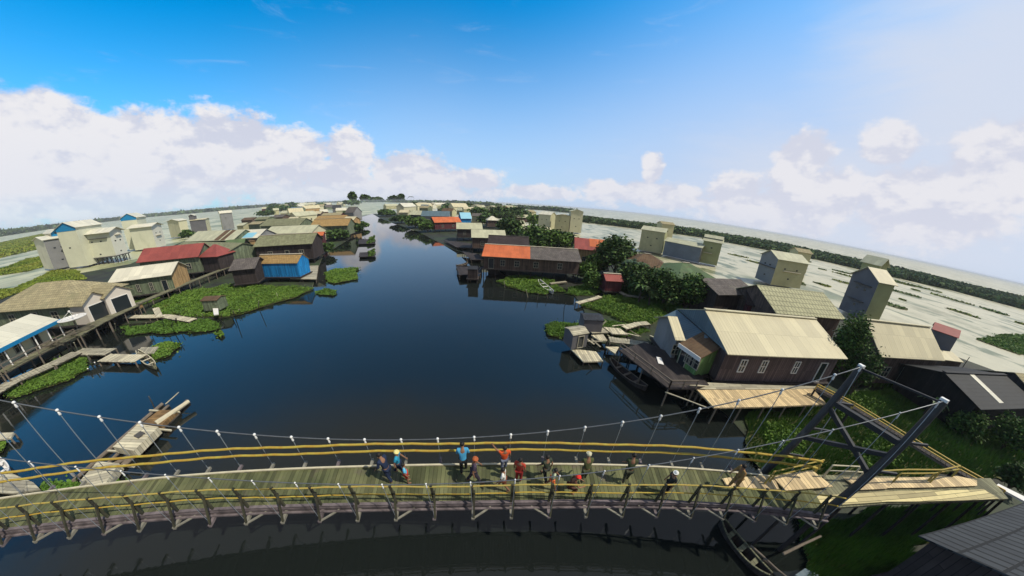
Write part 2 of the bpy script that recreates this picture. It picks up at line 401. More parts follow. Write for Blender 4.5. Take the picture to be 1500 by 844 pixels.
# ------------------------------------------------------------------ ground and water
from mathutils.geometry import tessellate_polygon, intersect_point_tri_2d
def sheet(name, pts, m, kind='structure', z=None, thick=0):
    pts = [V(p) for p in pts]
    if z is not None: pts = [V((p.x, p.y, z)) for p in pts]
    b = MB()
    for t in tessellate_polygon([pts]):
        q = [pts[i] for i in t]
        if (q[1] - q[0]).cross(q[2] - q[0]).z < 0: q = q[::-1]
        b.poly(q, U=V((1, 0, 0)))
    o = b.build(name, m); return tag(o, kind=kind)
def water_mat(name, c, rough, wav, scale):
    m = bpy.data.materials.new(name); m.use_nodes = True; nt = m.node_tree; N = nt.nodes; L = nt.links; b = N['Principled BSDF']
    b.inputs['Roughness'].default_value = rough; b.inputs['IOR'].default_value = 1.5
    g = N.new('ShaderNodeNewGeometry')
    n0 = N.new('ShaderNodeTexNoise'); n0.inputs['Scale'].default_value = .05; n0.inputs['Detail'].default_value = 5
    L.new(g.outputs['Position'], n0.inputs['Vector'])
    mx = N.new('ShaderNodeMix'); mx.data_type = 'RGBA'
    mx.inputs[6].default_value = tuple(x * .75 for x in c) + (1,); mx.inputs[7].default_value = tuple(x * 1.3 for x in c) + (1,)
    L.new(n0.outputs['Fac'], mx.inputs[0]); L.new(mx.outputs[2], b.inputs['Base Color'])
    mp = N.new('ShaderNodeMapping'); mp.inputs['Scale'].default_value = (1, .45, 1); mp.inputs['Rotation'].default_value = (0, 0, .4)
    L.new(g.outputs['Position'], mp.inputs['Vector'])
    n1 = N.new('ShaderNodeTexNoise'); n1.inputs['Scale'].default_value = scale; n1.inputs['Detail'].default_value = 5; n1.inputs['Roughness'].default_value = .55
    L.new(mp.outputs[0], n1.inputs['Vector'])
    bp = N.new('ShaderNodeBump'); bp.inputs['Strength'].default_value = wav; bp.inputs['Distance'].default_value = .05
    L.new(n1.outputs['Fac'], bp.inputs['Height']); L.new(bp.outputs[0], b.inputs['Normal'])
    return m
WATER = water_mat('dark river water', (.0098, .0124, .0112), .03, .13, 1.3)
b = MB()
RR = [0, 30, 120, 400, 1500, 5000, 12000]
for r0, r1 in zip(RR, RR[1:]):
    for k in range(48):
        a0, a1 = 2 * math.pi * k / 48, 2 * math.pi * (k + 1) / 48
        q = [V((r * math.cos(a), r * math.sin(a), 0)) for r, a in ((r0, a0), (r1, a0), (r1, a1), (r0, a1))]
        b.poly(q if r0 else [q[0], q[1], q[2]], U=V((1, 0, 0)))
tag(b.build('river_water', WATER), kind='structure')

def flats_mat(name, pale, green, brown, sc_, lo, hi, rough=.55, speck=None):
    m = bpy.data.materials.new(name); m.use_nodes = True; nt = m.node_tree; N = nt.nodes; L = nt.links; b = N['Principled BSDF']
    b.inputs['Roughness'].default_value = rough; b.inputs['Specular IOR Level'].default_value = .45
    g = N.new('ShaderNodeNewGeometry')
    def nz(s, d, st, off):
        mp = N.new('ShaderNodeMapping'); mp.inputs['Scale'].default_value = st; mp.inputs['Location'].default_value = off
        L.new(g.outputs['Position'], mp.inputs['Vector'])
        n = N.new('ShaderNodeTexNoise'); n.inputs['Scale'].default_value = s; n.inputs['Detail'].default_value = d; n.inputs['Roughness'].default_value = .62
        L.new(mp.outputs[0], n.inputs['Vector']); return n.outputs['Fac']
    def mr(x, a, b_):
        r = N.new('ShaderNodeMapRange'); r.inputs[1].default_value = a; r.inputs[2].default_value = b_; L.new(x, r.inputs[0]); return r.outputs[0]
    def mixx(f, a, c):
        x = N.new('ShaderNodeMix'); x.data_type = 'RGBA'; L.new(f, x.inputs[0])
        for s, v in ((6, a), (7, c)):
            if isinstance(v, tuple): x.inputs[s].default_value = v + (1,)
            else: L.new(v, x.inputs[s])
        return x.outputs[2]
    base = mixx(mr(nz(.35, 6, (1, 1, 1), (4, 2, 0)), .3, .7), tuple(x * .88 for x in pale), pale)
    gb = mixx(mr(nz(.12, 5, (1, 1, 1), (9, 1, 0)), .4, .6), green, brown)
    full = mixx(mr(nz(sc_, 9, (1, 1, 1), (1, 5, 0)), lo, hi), base, gb)
    if speck: full = mixx(mr(nz(.16, 7, (1, .45, 1), (3, 8, 0)), speck, speck + .05), full, tuple(x * .8 for x in green))
    full = mixx(mr(nz(.05, 8, (1, .3, 1), (13, 2, 0)), .57, .66), full, tuple(x * 1.12 for x in pale))
    L.new(full, b.inputs['Base Color'])
    bp = N.new('ShaderNodeBump'); bp.inputs['Strength'].default_value = .4; bp.inputs['Distance'].default_value = .15
    L.new(nz(.8, 6, (1, 1, 1), (0, 0, 0)), bp.inputs['Height']); L.new(bp.outputs[0], b.inputs['Normal'])
    return m
F_right = flats_mat('pale flooded flats', (.50, .47, .32), (.16, .19, .085), (.26, .245, .14), .028, .505, .60, .36, .545)  # pale tone is mud plus sky glare on shallow water, put into the colour
F_left = flats_mat('pale green flats', (.45, .445, .27), (.10, .15, .035), (.20, .20, .08), .03, .49, .62, .4, .56)
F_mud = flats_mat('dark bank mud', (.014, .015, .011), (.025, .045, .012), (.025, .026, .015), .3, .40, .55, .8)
BR = [(546, 313.5), (557, 320), (578, 328), (612, 339), (632, 350), (665, 366), (704, 378), (730, 396), (745, 404), (790, 411), (835, 425), (852, 446), (862, 470), (852, 500), (900, 505), (950, 520), (1000, 562), (1062, 606), (1092, 640), (1096, 668), (1130, 690), (1170, 730), (1200, 800), (1190, 843)]
BRw = [P(x, y) for x, y in BR] + [V((13, -8, 0)), V((18, -30, 0)), V((30, -120, 0))]
sheet('right_flats_ground', BRw + [V((3000, -2500, 0)), V((11000, 0, 0)), V((9000, 7000, 0)), V((2500, 11000, 0)), V((-4600, 11000, 0))], F_right, z=.03)
back = [(1570, 575), (1500, 560), (1420, 530), (1290, 482), (1240, 470), (1110, 428), (1060, 412), (930, 378), (850, 357), (760, 338), (660, 318), (612, 313)]
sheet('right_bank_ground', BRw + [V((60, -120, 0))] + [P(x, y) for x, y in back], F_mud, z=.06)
BL = [(546, 313.5), (527, 318), (521, 330), (513, 350), (494, 362), (474, 374), (466, 395), (457, 426), (400, 446), (338, 465), (300, 470), (240, 472), (180, 476), (140, 484), (112, 498), (96, 512), (60, 532), (0, 562), (-60, 590)]
BLw = [P(x, y) for x, y in BL] + [V((-40, -6, 0)), V((-32, -30, 0)), V((-30, -120, 0))]
sheet('left_flats_ground', BLw + [V((-3000, -2500, 0)), V((-11000, 0, 0)), V((-9000, 7000, 0)), V((-4600, 11000, 0))], F_left, z=.03)
backl = [(-80, 470), (0, 440), (110, 402), (190, 387), (270, 353), (380, 341), (450, 331), (515, 322)]
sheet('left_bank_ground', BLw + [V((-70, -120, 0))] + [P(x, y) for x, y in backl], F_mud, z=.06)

# ------------------------------------------------------------------ houses
HC = {}
def frame_uN(A, B, ze, toward=None):
    a, b = P(A[0], A[1], ze), P(B[0], B[1], ze)
    u = (b - a); u.z = 0; L = u.length; u.normalize(); n = V((-u.y, u.x, 0))
    if (n.dot(P(toward[0], toward[1], ze) - a) if toward else n.dot(a)) < 0: n = -n
    return a, b, u, n, L
def window(parent, c, u, out, w, h, frame=None, kind='window', bars=1):
    f = MB(); z = V((0, 0, 1)); t = .07
    for s in (-1, 1):
        f.beam(c + u * s * w / 2 - z * h / 2 + out * .03, c + u * s * w / 2 + z * h / 2 + out * .03, t, .07, upv=u)
        f.beam(c - u * (w / 2 + t / 2) + z * s * h / 2 + out * .034, c + u * (w / 2 + t / 2) + z * s * h / 2 + out * .034, t, .07)
    for i in range(bars):
        p = c - u * w / 2 + u * w * (i + 1) / (bars + 1)
        f.beam(p - z * h / 2 + out * .03, p + z * h / 2 + out * .03, .045, .05, upv=u)
    if bars: f.beam(c - u * w / 2 + out * .027, c + u * w / 2 + out * .027, .045, .05)
    o = f.build(kind, frame or T_dull, parent)
    g = MB(); q = [c + u * a * w / 2 + z * b_ * h / 2 + out * .012 for a, b_ in ((-1, -1), (1, -1), (1, 1), (-1, 1))]
    N = (q[1] - q[0]).cross(q[2] - q[0])
    g.poly(q if N.dot(out) > 0 else q[::-1]); g.build('pane', G_pane, o)
    return o
def stilts(root, a, u, n, L, D, zf, z0=-.6, step=2.0, m=None, r=.08):
    nu, nn = max(2, int(L / step) + 1), max(2, int(D / 2.6) + 1)
    first = None
    for i in range(nu):
        for j in range(nn):
            if 0 < i < nu - 1 and 0 < j < nn - 1: continue
            p = a + u * L * i / (nu - 1) + n * D * j / (nn - 1)
            if first is None:
                b = MB(); b.tube([V((p.x, p.y, z0)), V((p.x, p.y, zf))], r, 6); first = b.build('stilt', m or P_dark, root, origin=(0, 0, 0)); base = p
            else:
                c = copy_obj(first, root); c.location = V((p.x - base.x, p.y - base.y, 0))
def roof_mesh(a, u, n, L, hd, ze, zr, form, bd=None):
    """polygons of a roof; a = near left eave corner at height ze"""
    bd = hd if bd is None else bd
    z = V((0, 0, 1)); e0, e1 = a, a + u * L; f0, f1 = a + n * (hd + bd), a + u * L + n * (hd + bd)
    if form == 'hip':
        i = min(hd * .9, L * .42)
        r0, r1 = a + n * hd + u * i, a + u * (L - i) + n * hd
    elif form == 'hipl':
        r0, r1 = a + n * hd + u * min(hd * .9, L * .4), a + u * L + n * hd
    else:
        r0, r1 = a + n * hd, a + u * L + n * hd
    r0, r1 = V((r0.x, r0.y, zr)), V((r1.x, r1.y, zr))
    P_ = []
    P_.append([e0, e1, r1, r0]); P_.append([f1, f0, r0, r1])
    if form == 'hip': P_.append([f0, e0, r0]); P_.append([e1, f1, r1])
    if form == 'hipl': P_.append([f0, e0, r0])
    return P_, r0, r1
def add_roof(root, a, u, n, L, hd, ze, zr, form, rm, patch=None, ridge=None, bd=None, mats=None):
    polys, r0, r1 = roof_mesh(a, u, n, L, hd, ze, zr, form, bd)
    b = MB()
    for p in polys:
        q = [V(x) for x in p]
        N = (q[1] - q[0]).cross(q[2] - q[0])
        if N.z < 0: q = q[::-1]
        b.prism(q, .07, 0, 0)
    o = b.build('roof', rm, root)
    if ridge:
        c = MB(); c.beam(r0 + V((0, 0, .05)), r1 + V((0, 0, .05)), .34, .08); c.build('ridge_cap', ridge, o)
    if patch:
        e0, e1 = a, a + u * L
        for (t0, t1, s0, s1, pm) in patch:
            def q(t, s): 
                x = e0.lerp(e1, t); y = r0.lerp(r1, t) if form == 'gable' else (e0 + n * hd + V((0, 0, zr - ze))).lerp(e1 + n * hd + V((0, 0, zr - ze)), t)
                return x.lerp(y, s) + V((0, 0, .035))
            c = MB(); c.prism([q(t0, s0), q(t1, s0), q(t1, s1), q(t0, s1)], .03); c.build('roof_sheet', pm, o)
    return o, r0, r1
def house(name, label, A, B, R, hd, ze=4.0, zf=1.3, roof=None, wall=None, form='gable', ov=.45, end=.3, wins=(), group='stilt houses along the river', st=True,
          ridge=None, patch=None, parent=None, zr=None, fascia=None, sides=(), bd=None, z0=-.6, trim=None, cat='house', gable=None, floor=None, wallz=None, toward=None):
    a, b, u, n, L = frame_uN(A, B, ze, toward)
    zz = PV(R[0], R[1], a + n * hd, n).z if zr is None else zr
    zz = max(ze + .25, min(ze + hd * 1.15, zz))
    bd = hd if bd is None else bd
    D = hd + bd
    root = parent or thing(name, label, cat, (a.x + u.x * L / 2 + n.x * hd, a.y + u.y * L / 2 + n.y * hd, 0), group)
    ro, r0, r1 = add_roof(root, a, u, n, L, hd, ze, zz, form, roof, patch, ridge, bd)
    # walls
    z = V((0, 0, 1)); w0 = a + u * end + n * ov; LL = L - 2 * end; DD = D - 2 * ov
    def g(t, s, zz_): p = w0 + u * LL * t + n * DD * s; return V((p.x, p.y, zz_))
    s_ = (zz - ze) / hd; zt = ze + ov * s_ - .09; zb_ = ze + ov * s_ * hd / bd - .09
    ht = zf if wallz is None else wallz
    wm = [wall, gable or wall]
    m = MB(); m.poly([g(0, 0, ht), g(1, 0, ht), g(1, 0, zt), g(0, 0, zt)]); m.poly([g(1, 1, ht), g(0, 1, ht), g(0, 1, zb_), g(1, 1, zb_)])
    sr = (hd - ov) / DD
    for t, fl in ((0, 1), (1, 0)):
        hipped = form == 'hip' or (form == 'hipl' and t == 0)
        q = [g(t, 0, ht), g(t, 1, ht), g(t, 1, zb_)] + ([] if hipped else [g(t, sr, zz - .09)]) + [g(t, 0, zt)]
        m.poly(q[::-1] if fl else q, 1)
    m.poly([g(0, 0, ht), g(0, 1, ht), g(1, 1, ht), g(1, 0, ht)])
    # make every wall face point outwards
    m.build('wall', wm, root)
    if st and zf > .7:
        f = MB(); e = .25
        f.prism([g(0, 0, zf) - u * e - n * e, g(1, 0, zf) + u * e - n * e, g(1, 1, zf) + u * e + n * e, g(0, 1, zf) - u * e + n * e], .16)
        f.build('floor_deck', floor or D_dark, root)
        stilts(root, g(0, 0, 0), u, n, LL, DD, zf - .1, z0)
    for (t, w, h, dz, kd) in wins:
        window(root, g(t, 0, ht + dz + h / 2), u, -n, w, h, trim, kd, 1 if kd == 'window' else 0)
    for (side, s, w, h, dz, kd) in sides:
        window(root, g(side, s, ht + dz + h / 2), n, u if side else -u, w, h, trim, kd, 1 if kd == 'window' else 0)
    if fascia:
        f = MB(); f.beam(a - n * .03 - z * .12, b - n * .03 - z * .12, .05, .34); f.build('fascia_board', fascia, root)
    return dict(root=root, a=a, b=b, u=u, n=n, L=L, g=g, zr=zz, r0=r0, r1=r1, D=D)
W1 = [(.25, 1.0, 1.1, .8, 'window'), (.55, .9, 1.9, .05, 'door'), (.8, 1.0, 1.1, .8, 'window')]
W2 = [(.3, .8, 1., .7, 'window'), (.7, .8, 1., .7, 'window')]
W3 = [(.12, .8, 1.1, .8, 'window'), (.3, .8, 1.1, .8, 'window'), (.5, .9, 1.9, .05, 'door'), (.68, .8, 1.1, .8, 'window'), (.87, .8, 1.1, .8, 'window')]

# right bank, near to far
hw = house('stilt_house', 'large house with broad cream metal roof and plum walls beside the bridge', (1066, 519), (1243, 526), (1110, 460), 4.2, 4.2, 1.5, M_cream, W_purple, form='gable', ov=.5, ridge=M_cream,
      wins=[(.16, .55, 1.1, .9, 'window'), (.33, .55, 1.1, .9, 'window'), (.62, .55, 1.1, .9, 'window'), (.88, .8, 1.9, .05, 'door')], gable=W_purple, trim=T_white)
# its lean-to river front: slope and gable tinted blue for shade, green annex, small cream porch roof
a, u, n, r0 = hw['a'], hw['u'], hw['n'], hw['r0']
b = MB()
q = [a, r0 + u * .05, a + n * 8.4]
e = [p - u * 1.9 - V((0, 0, .9)) for p in (a + n * 3.2, a + n * 7.8)]
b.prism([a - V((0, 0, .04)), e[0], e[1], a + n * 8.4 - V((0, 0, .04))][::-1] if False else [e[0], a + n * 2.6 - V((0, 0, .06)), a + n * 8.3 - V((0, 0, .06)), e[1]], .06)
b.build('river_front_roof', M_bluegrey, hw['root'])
g_ = MB(); g_.poly([a + n * .1 + u * .04, r0 + u * .04 + V((0, 0, -.08)), a + n * 8.3 + u * .04]); g_.poly([a + n * .1 + u * .09, a + n * 8.3 + u * .09, r0 + u * .09 + V((0, 0, -.08))]); g_.build('shade_blue_gable', M_bluegrey, hw['root'])
hx = house('house_annex', 'fresh green annex with rust brown lean-to roof on the cream roofed house', (994, 503), (1026, 525), (1008, 500), 3.0, 3.4, 1.5, M_brown, W_green, form='gable', zr=4.3, bd=.3, ov=.25, end=.15,
      wins=[(.25, .7, 1.8, .05, 'door'), (.55, .8, 1.0, .7, 'window'), (.82, .8, 1.0, .7, 'window')], fascia=T_white)
house('porch_hut', 'small hut with cream tin roof and grey gable beside the green annex', (989, 498), (1004, 499), (981, 463), 2.2, 3.6, 1.4, M_cream, W_greyw, ov=.3, wins=[(.5, .6, .9, .7, 'window')])
house('stilt_house', 'long house half orange tin half grey shingle over brown plank walls', (705, 375), (853, 384), (750, 359), 4.0, 4.0, 1.8, M_grey, W_brown, ov=.5, wins=[(.08, .9, 1.8, .05, 'door'), (.2, .8, 1., .6, 'window'), (.35, .8, 1., .6, 'window'), (.55, .8, 1., .6, 'window'), (.8, .8, 1., .6, 'window')],
      patch=[(0, .485, 0, 1, M_orange)], ridge=T_pale)
house('stilt_house', 'house with plain dark brown roof directly behind the long orange roofed house', (713, 358), (776, 361), (740, 345), 3.6, 4.2, 1.6, M_dark, W_dark, ridge=M_grey)
house('stilt_house', 'brown walled house with pale tin roof, second behind the long orange roof', (690, 347.5), (742, 348.5), (712, 336), 3.6, 4.2, 1.5, M_cream2, W_brown, wins=W2)
house('stilt_house', 'dark walled house with greenish white roof at the water edge', (668, 335), (707, 335.5), (690, 326), 3.6, 4.2, 1.5, M_cream2, W_dark, wins=W2)
house('stilt_house', 'small orange tin roofed house leaning over the water up the right bank', (636, 326), (676, 325), (655, 317.5), 3.6, 4.2, 1.4, M_orange, W_maroon, wins=W2)
house('stilt_house', 'wide blue grey roofed house behind the small orange roof up the right bank', (616, 316.5), (658, 317), (640, 309), 4.5, 4.2, 1.4, M_bluegrey, W_greyw)
house('stilt_house', 'pale roofed house at the narrow bend of the river on the right bank', (598, 314.5), (617, 315), (608, 308.5), 4, 4.2, 1.2, M_cream2, W_dark)
house('stilt_house', 'low cream house farthest out at the river bend on the right bank', (584, 311.5), (598, 311.5), (590, 307.5), 4, 4.2, 1.0, M_cream, W_cream2)
house('stilt_house', 'little house with bright blue tin front under the dark trees', (675, 320), (691, 320), (683, 311), 2.5, 5.2, 1.2, M_panel, W_blue)
house('stilt_house', 'small brown walled house with white roof between dark trees on right bank', (713, 322), (731, 322.5), (721, 316), 3, 4.2, .8, M_white, W_brown, st=False, form='hip')
house('stilt_house', 'long pale green tin roofed house behind the round trees', (733, 334), (772, 335), (750, 322), 4, 4.2, .6, M_cream2, W_sage, st=False)
house('long_shed', 'long low cream shed in front of the paired khaki bird towers', (769, 336.5), (810, 338.5), (790, 332), 4, 3.2, .3, M_cream, W_cream, st=False, cat='shed')
house('long_shed', 'very long flat cream roofed shed beside the round dark trees', (788, 347), (842, 351), (815, 340), 4.5, 3.4, .3, M_cream, W_cream2, st=False, cat='shed')
house('stilt_house', 'house with red and orange tin roof behind the big round tree', (842, 364), (892, 369), (865, 349.5), 3.8, 4.0, .6, M_red, W_tan, st=False, patch=[(.45, 1, .3, 1, M_orange)], wins=W2)
house('red_hut', 'small red roofed maroon hut beneath the banana plants', (888, 411.5), (914, 413), (896, 401), 1.5, 2.6, .9, M_red, W_maroon, ov=.2, end=.15, ridge=T_pale, cat='hut', group=None)
house('village_house', 'house with rusty brown hipped roof behind the palms', (918, 388), (986, 398), (948, 372), 4.5, 4.4, .4, M_brown, W_tan, st=False, form='hip', ridge=T_pale, group='houses behind the right bank')
house('village_house', 'house with faded green hipped roof behind the banana plants', (992, 410), (1062, 416), (1022, 387), 5, 4.4, .4, M_green, W_sage, st=False, form='hip', ridge=T_pale, group='houses behind the right bank')
house('village_house', 'dark brown roofed plank house between bananas and the striped roof', (1052, 432), (1112, 432), (1080, 409), 3.6, 4.4, .6, M_grey, W_dark, st=False, wins=W2, group='houses behind the right bank')
house('village_house', 'low dark house with maroon gable in front of the striped roof', (1093, 446), (1132, 455), (1112, 424), 2.6, 3.8, .5, M_dark, W_maroon, st=False, group='houses behind the right bank')
house('village_house', 'house with weathered pale green roof streaked with dark rows', (1137, 459), (1240, 468), (1160, 423), 4.2, 4.4, .6, M_stripe, W_brown, st=False, wins=W2, group='houses behind the right bank')
house('village_house', 'broad cream roofed house on the right behind the bridge pylon', (1291, 523), (1385, 528.5), (1318, 474), 2.7, 4.0, .8, M_cream, W_brown, st=False, wins=W1, ridge=M_cream, group='houses behind the right bank')
house('low_shed', 'low cream lean-to at the far end of the broad cream roofed house', (1383, 527), (1412, 531), (1392, 515), 1.6, 3.0, .4, M_cream, W_brown, st=False, ov=.15, end=.1, cat='shed', group=None)
house('red_hut', 'tall grey hut with red metal roof behind the broad cream roofed house', (1366, 482), (1405, 495.5), (1392, 479), 1.8, 5.4, .3, mat('plain red sheet roof', (.27, .065, .055), .6, .15, 1.2), W_slate, st=False, ov=.15, end=.1, cat='hut', group=None)
house('village_house', 'dark slate roofed house with light roof sheet at the right frame edge', (1436, 600), (1524, 597), (1420, 547), 3.4, 3.2, .6, M_coal, W_coal, st=False, ridge=M_coal, patch=[(.36, .43, .15, 1, M_white)], group='houses behind the right bank')
house('village_house', 'pale roofed house cut by the right frame edge behind the slate roof', (1532, 600), (1610, 604), (1500, 547), 3.4, 3.2, .6, M_tan, W_dark, st=False, group='houses behind the right bank')
house('village_house', 'near house with ribbed charcoal tile roof in the bottom right corner', (1345, 784), (1520, 728), (1492, 827), 3.0, 4.2, 1.0, M_rib, W_dark, group='houses behind the right bank', z0=-.3, toward=(1492, 827), zr=6.1, ov=.3, end=.15)

# left bank, near to far
hl = house('stilt_house', 'white roofed house with a bright blue fascia and veranda on the left edge', (-46, 536), (88, 468), (20, 476), 2.6, 3.3, 1.3, M_white, W_cream, zr=4.4, bd=2.6, ov=1.5, fascia=T_blue,
      wins=[(.2, .8, 1.1, .5, 'window'), (.42, .8, 1.1, .5, 'window'), (.6, .8, 1.1, .5, 'window'), (.82, .9, 1.8, .02, 'door')])
for t in (.02, .18, .34, .5, .66, .82, .98):
    p = hl['a'].lerp(hl['b'], t) + hl['n'] * .2
    m = MB(); m.beam((p.x, p.y, 1.2), (p.x, p.y, 3.25), .1, .1); m.build('veranda_post', T_white, hl['root'])
m = MB(); a, b_ = hl['a'], hl['b']; n = hl['n']
m.prism([V((q.x, q.y, 1.3)) for q in (a, b_, b_ + n * 1.6, a + n * 1.6)], .12); m.build('veranda_floor', D_pale, hl['root'])
ht = house('stilt_house', 'house with tan shingled hip roof and two pinkish arched porches', (-22, 459), (96, 449.5), (50, 415), 4.2, 3.9, 1.4, M_tan, W_sage, form='hip', wins=W1, z0=-.6)
for (A, B, R, hd, lab) in (((88, 450.5), (119, 448.5), (131, 432), 1.7, 1), ((116, 437), (150, 438), (157, 419), 1.8, 2)):
    house('', '', A, B, R, hd, 3.8, 1.4, M_tan, W_pink, parent=ht['root'], zr=4.95, st=True, ov=.3, end=.25,
          sides=[(1, .5, 2.0, 2.0, .03, 'archway')], gable=W_pink, trim=T_white)  # dark panes stand in for the shaded porch interior
house('stilt_house', 'low house with pale tin roof and sage walls below the dark red roof', (156, 415), (250, 402.5), (190, 391.5), 2.8, 3.7, 1.1, M_white, W_sage, wins=[(.12, .5, 1.2, .5, 'window'), (.4, .5, 1.2, .5, 'window'), (.62, .5, 1.2, .5, 'window'), (.85, .8, 1.8, .02, 'door')], gable=W_tan)
hr = house('stilt_house', 'long house with dark red metal roof in front of white bird towers', (198, 385), (290, 376), (230, 362), 2.8, 4.3, 1.2, M_red, W_sage, wins=W1)
house('', '', (289, 377), (317, 376), (302, 358.5), 2.4, 4.1, 1.2, M_red, W_dark, parent=hr['root'], form='hip')
house('blue_hut', 'bright blue plank hut with ochre shingle roof over the water', (373, 386.5), (436, 385.5), (402, 373), 1.7, 3.4, 1.0, M_ochre, W_blue, ov=.12, end=.1, ridge=T_pale, cat='hut', group=None)
house('stilt_house', 'low house with brown shingle roof just left of the blue hut', (334, 397), (374, 393), (352, 379), 2.6, 3.4, 1.0, M_grey, W_dark)
house('stilt_house', 'broad house with olive grey shingle roof behind the blue hut', (370, 362), (458, 357), (410, 344), 3.4, 4.4, 1.2, M_olive, W_dark, ridge=T_pale, wins=W1)
house('red_hut', 'little hut with red gable roof and maroon wall right of the olive roof', (457, 346), (474, 345), (465, 340), 1.8, 3.6, 1.0, M_orange, W_maroon, cat='hut', group=None)
house('tan_hut', 'tiny upright hut with tan board wall left of the olive roof', (364, 354), (374, 353), (369, 351), 1.0, 3.6, 1.0, M_brown, W_tan, ov=.1, end=.1, cat='hut', group=None)
house('stilt_house', 'low house with blue grey tin roof between red roof and olive roof', (345, 372), (380, 369), (362, 364), 2.0, 3.0, 1.0, M_bluegrey, W_dark)
house('stilt_house', 'little house with mossy hipped roof and dark gable right of the red roof', (326, 366), (356, 363), (340, 351), 2.6, 4.0, 1.0, M_green, W_dark, form='gable', wins=W2)
house('stilt_house', 'long house with mossy pale green roof tucked behind the dark red roof', (246, 366), (330, 371), (290, 354), 4, 4.2, .8, M_olive, W_sage, st=False)
house('stilt_house', 'house with pale tin roof and a rusty striped patch behind the mossy roof', (270, 353.5), (341, 352), (320, 337.5), 4.5, 4.4, .6, M_cream2, W_sage, st=False, patch=[(.62, .72, .02, .98, M_brown), (.75, .83, .02, .98, M_brown)])
house('stilt_house', 'house with whitish roof carrying one pale blue sheet', (338, 350), (377, 348.5), (352, 337), 4.0, 4.4, .8, M_white, W_greyw, st=False, patch=[(.35, .8, .05, .6, M_panel)])
house('stilt_house', 'long low house with pale cream roof behind the olive roof', (385, 343.5), (457, 341), (420, 331), 4.5, 4.2, .8, M_cream2, W_cream, st=False, wins=W2)
house('stilt_house', 'house with pale green roof behind the long low cream roof', (380, 331.5), (439, 330), (415, 320.5), 4.5, 4.4, .6, M_olive, W_sage, st=False)
house('stilt_house', 'house with wide ochre roof and sage walls at the river on the left bank', (454, 332.5), (510, 330.5), (480, 321), 4.2, 4.6, 1.2, M_ochre, W_sage, wins=W3, ridge=T_pale)
house('stilt_house', 'house with long yellow ridge peeking over the wide ochre roof', (462, 321), (506, 319.5), (484, 316), 4, 4.6, 1.0, M_ochre, W_tan)
house('stilt_house', 'pale orange walled house end standing right of the wide ochre roof', (501, 324), (517, 324), (509, 317.5), 3, 4.8, 1.0, M_cream, W_tan)
house('stilt_house', 'two storey house with dark red walls far up the left bank', (383, 306.5), (416, 304.5), (400, 302.5), 6, 5.5, .5, M_cream2, W_maroon, st=False, wins=W2)
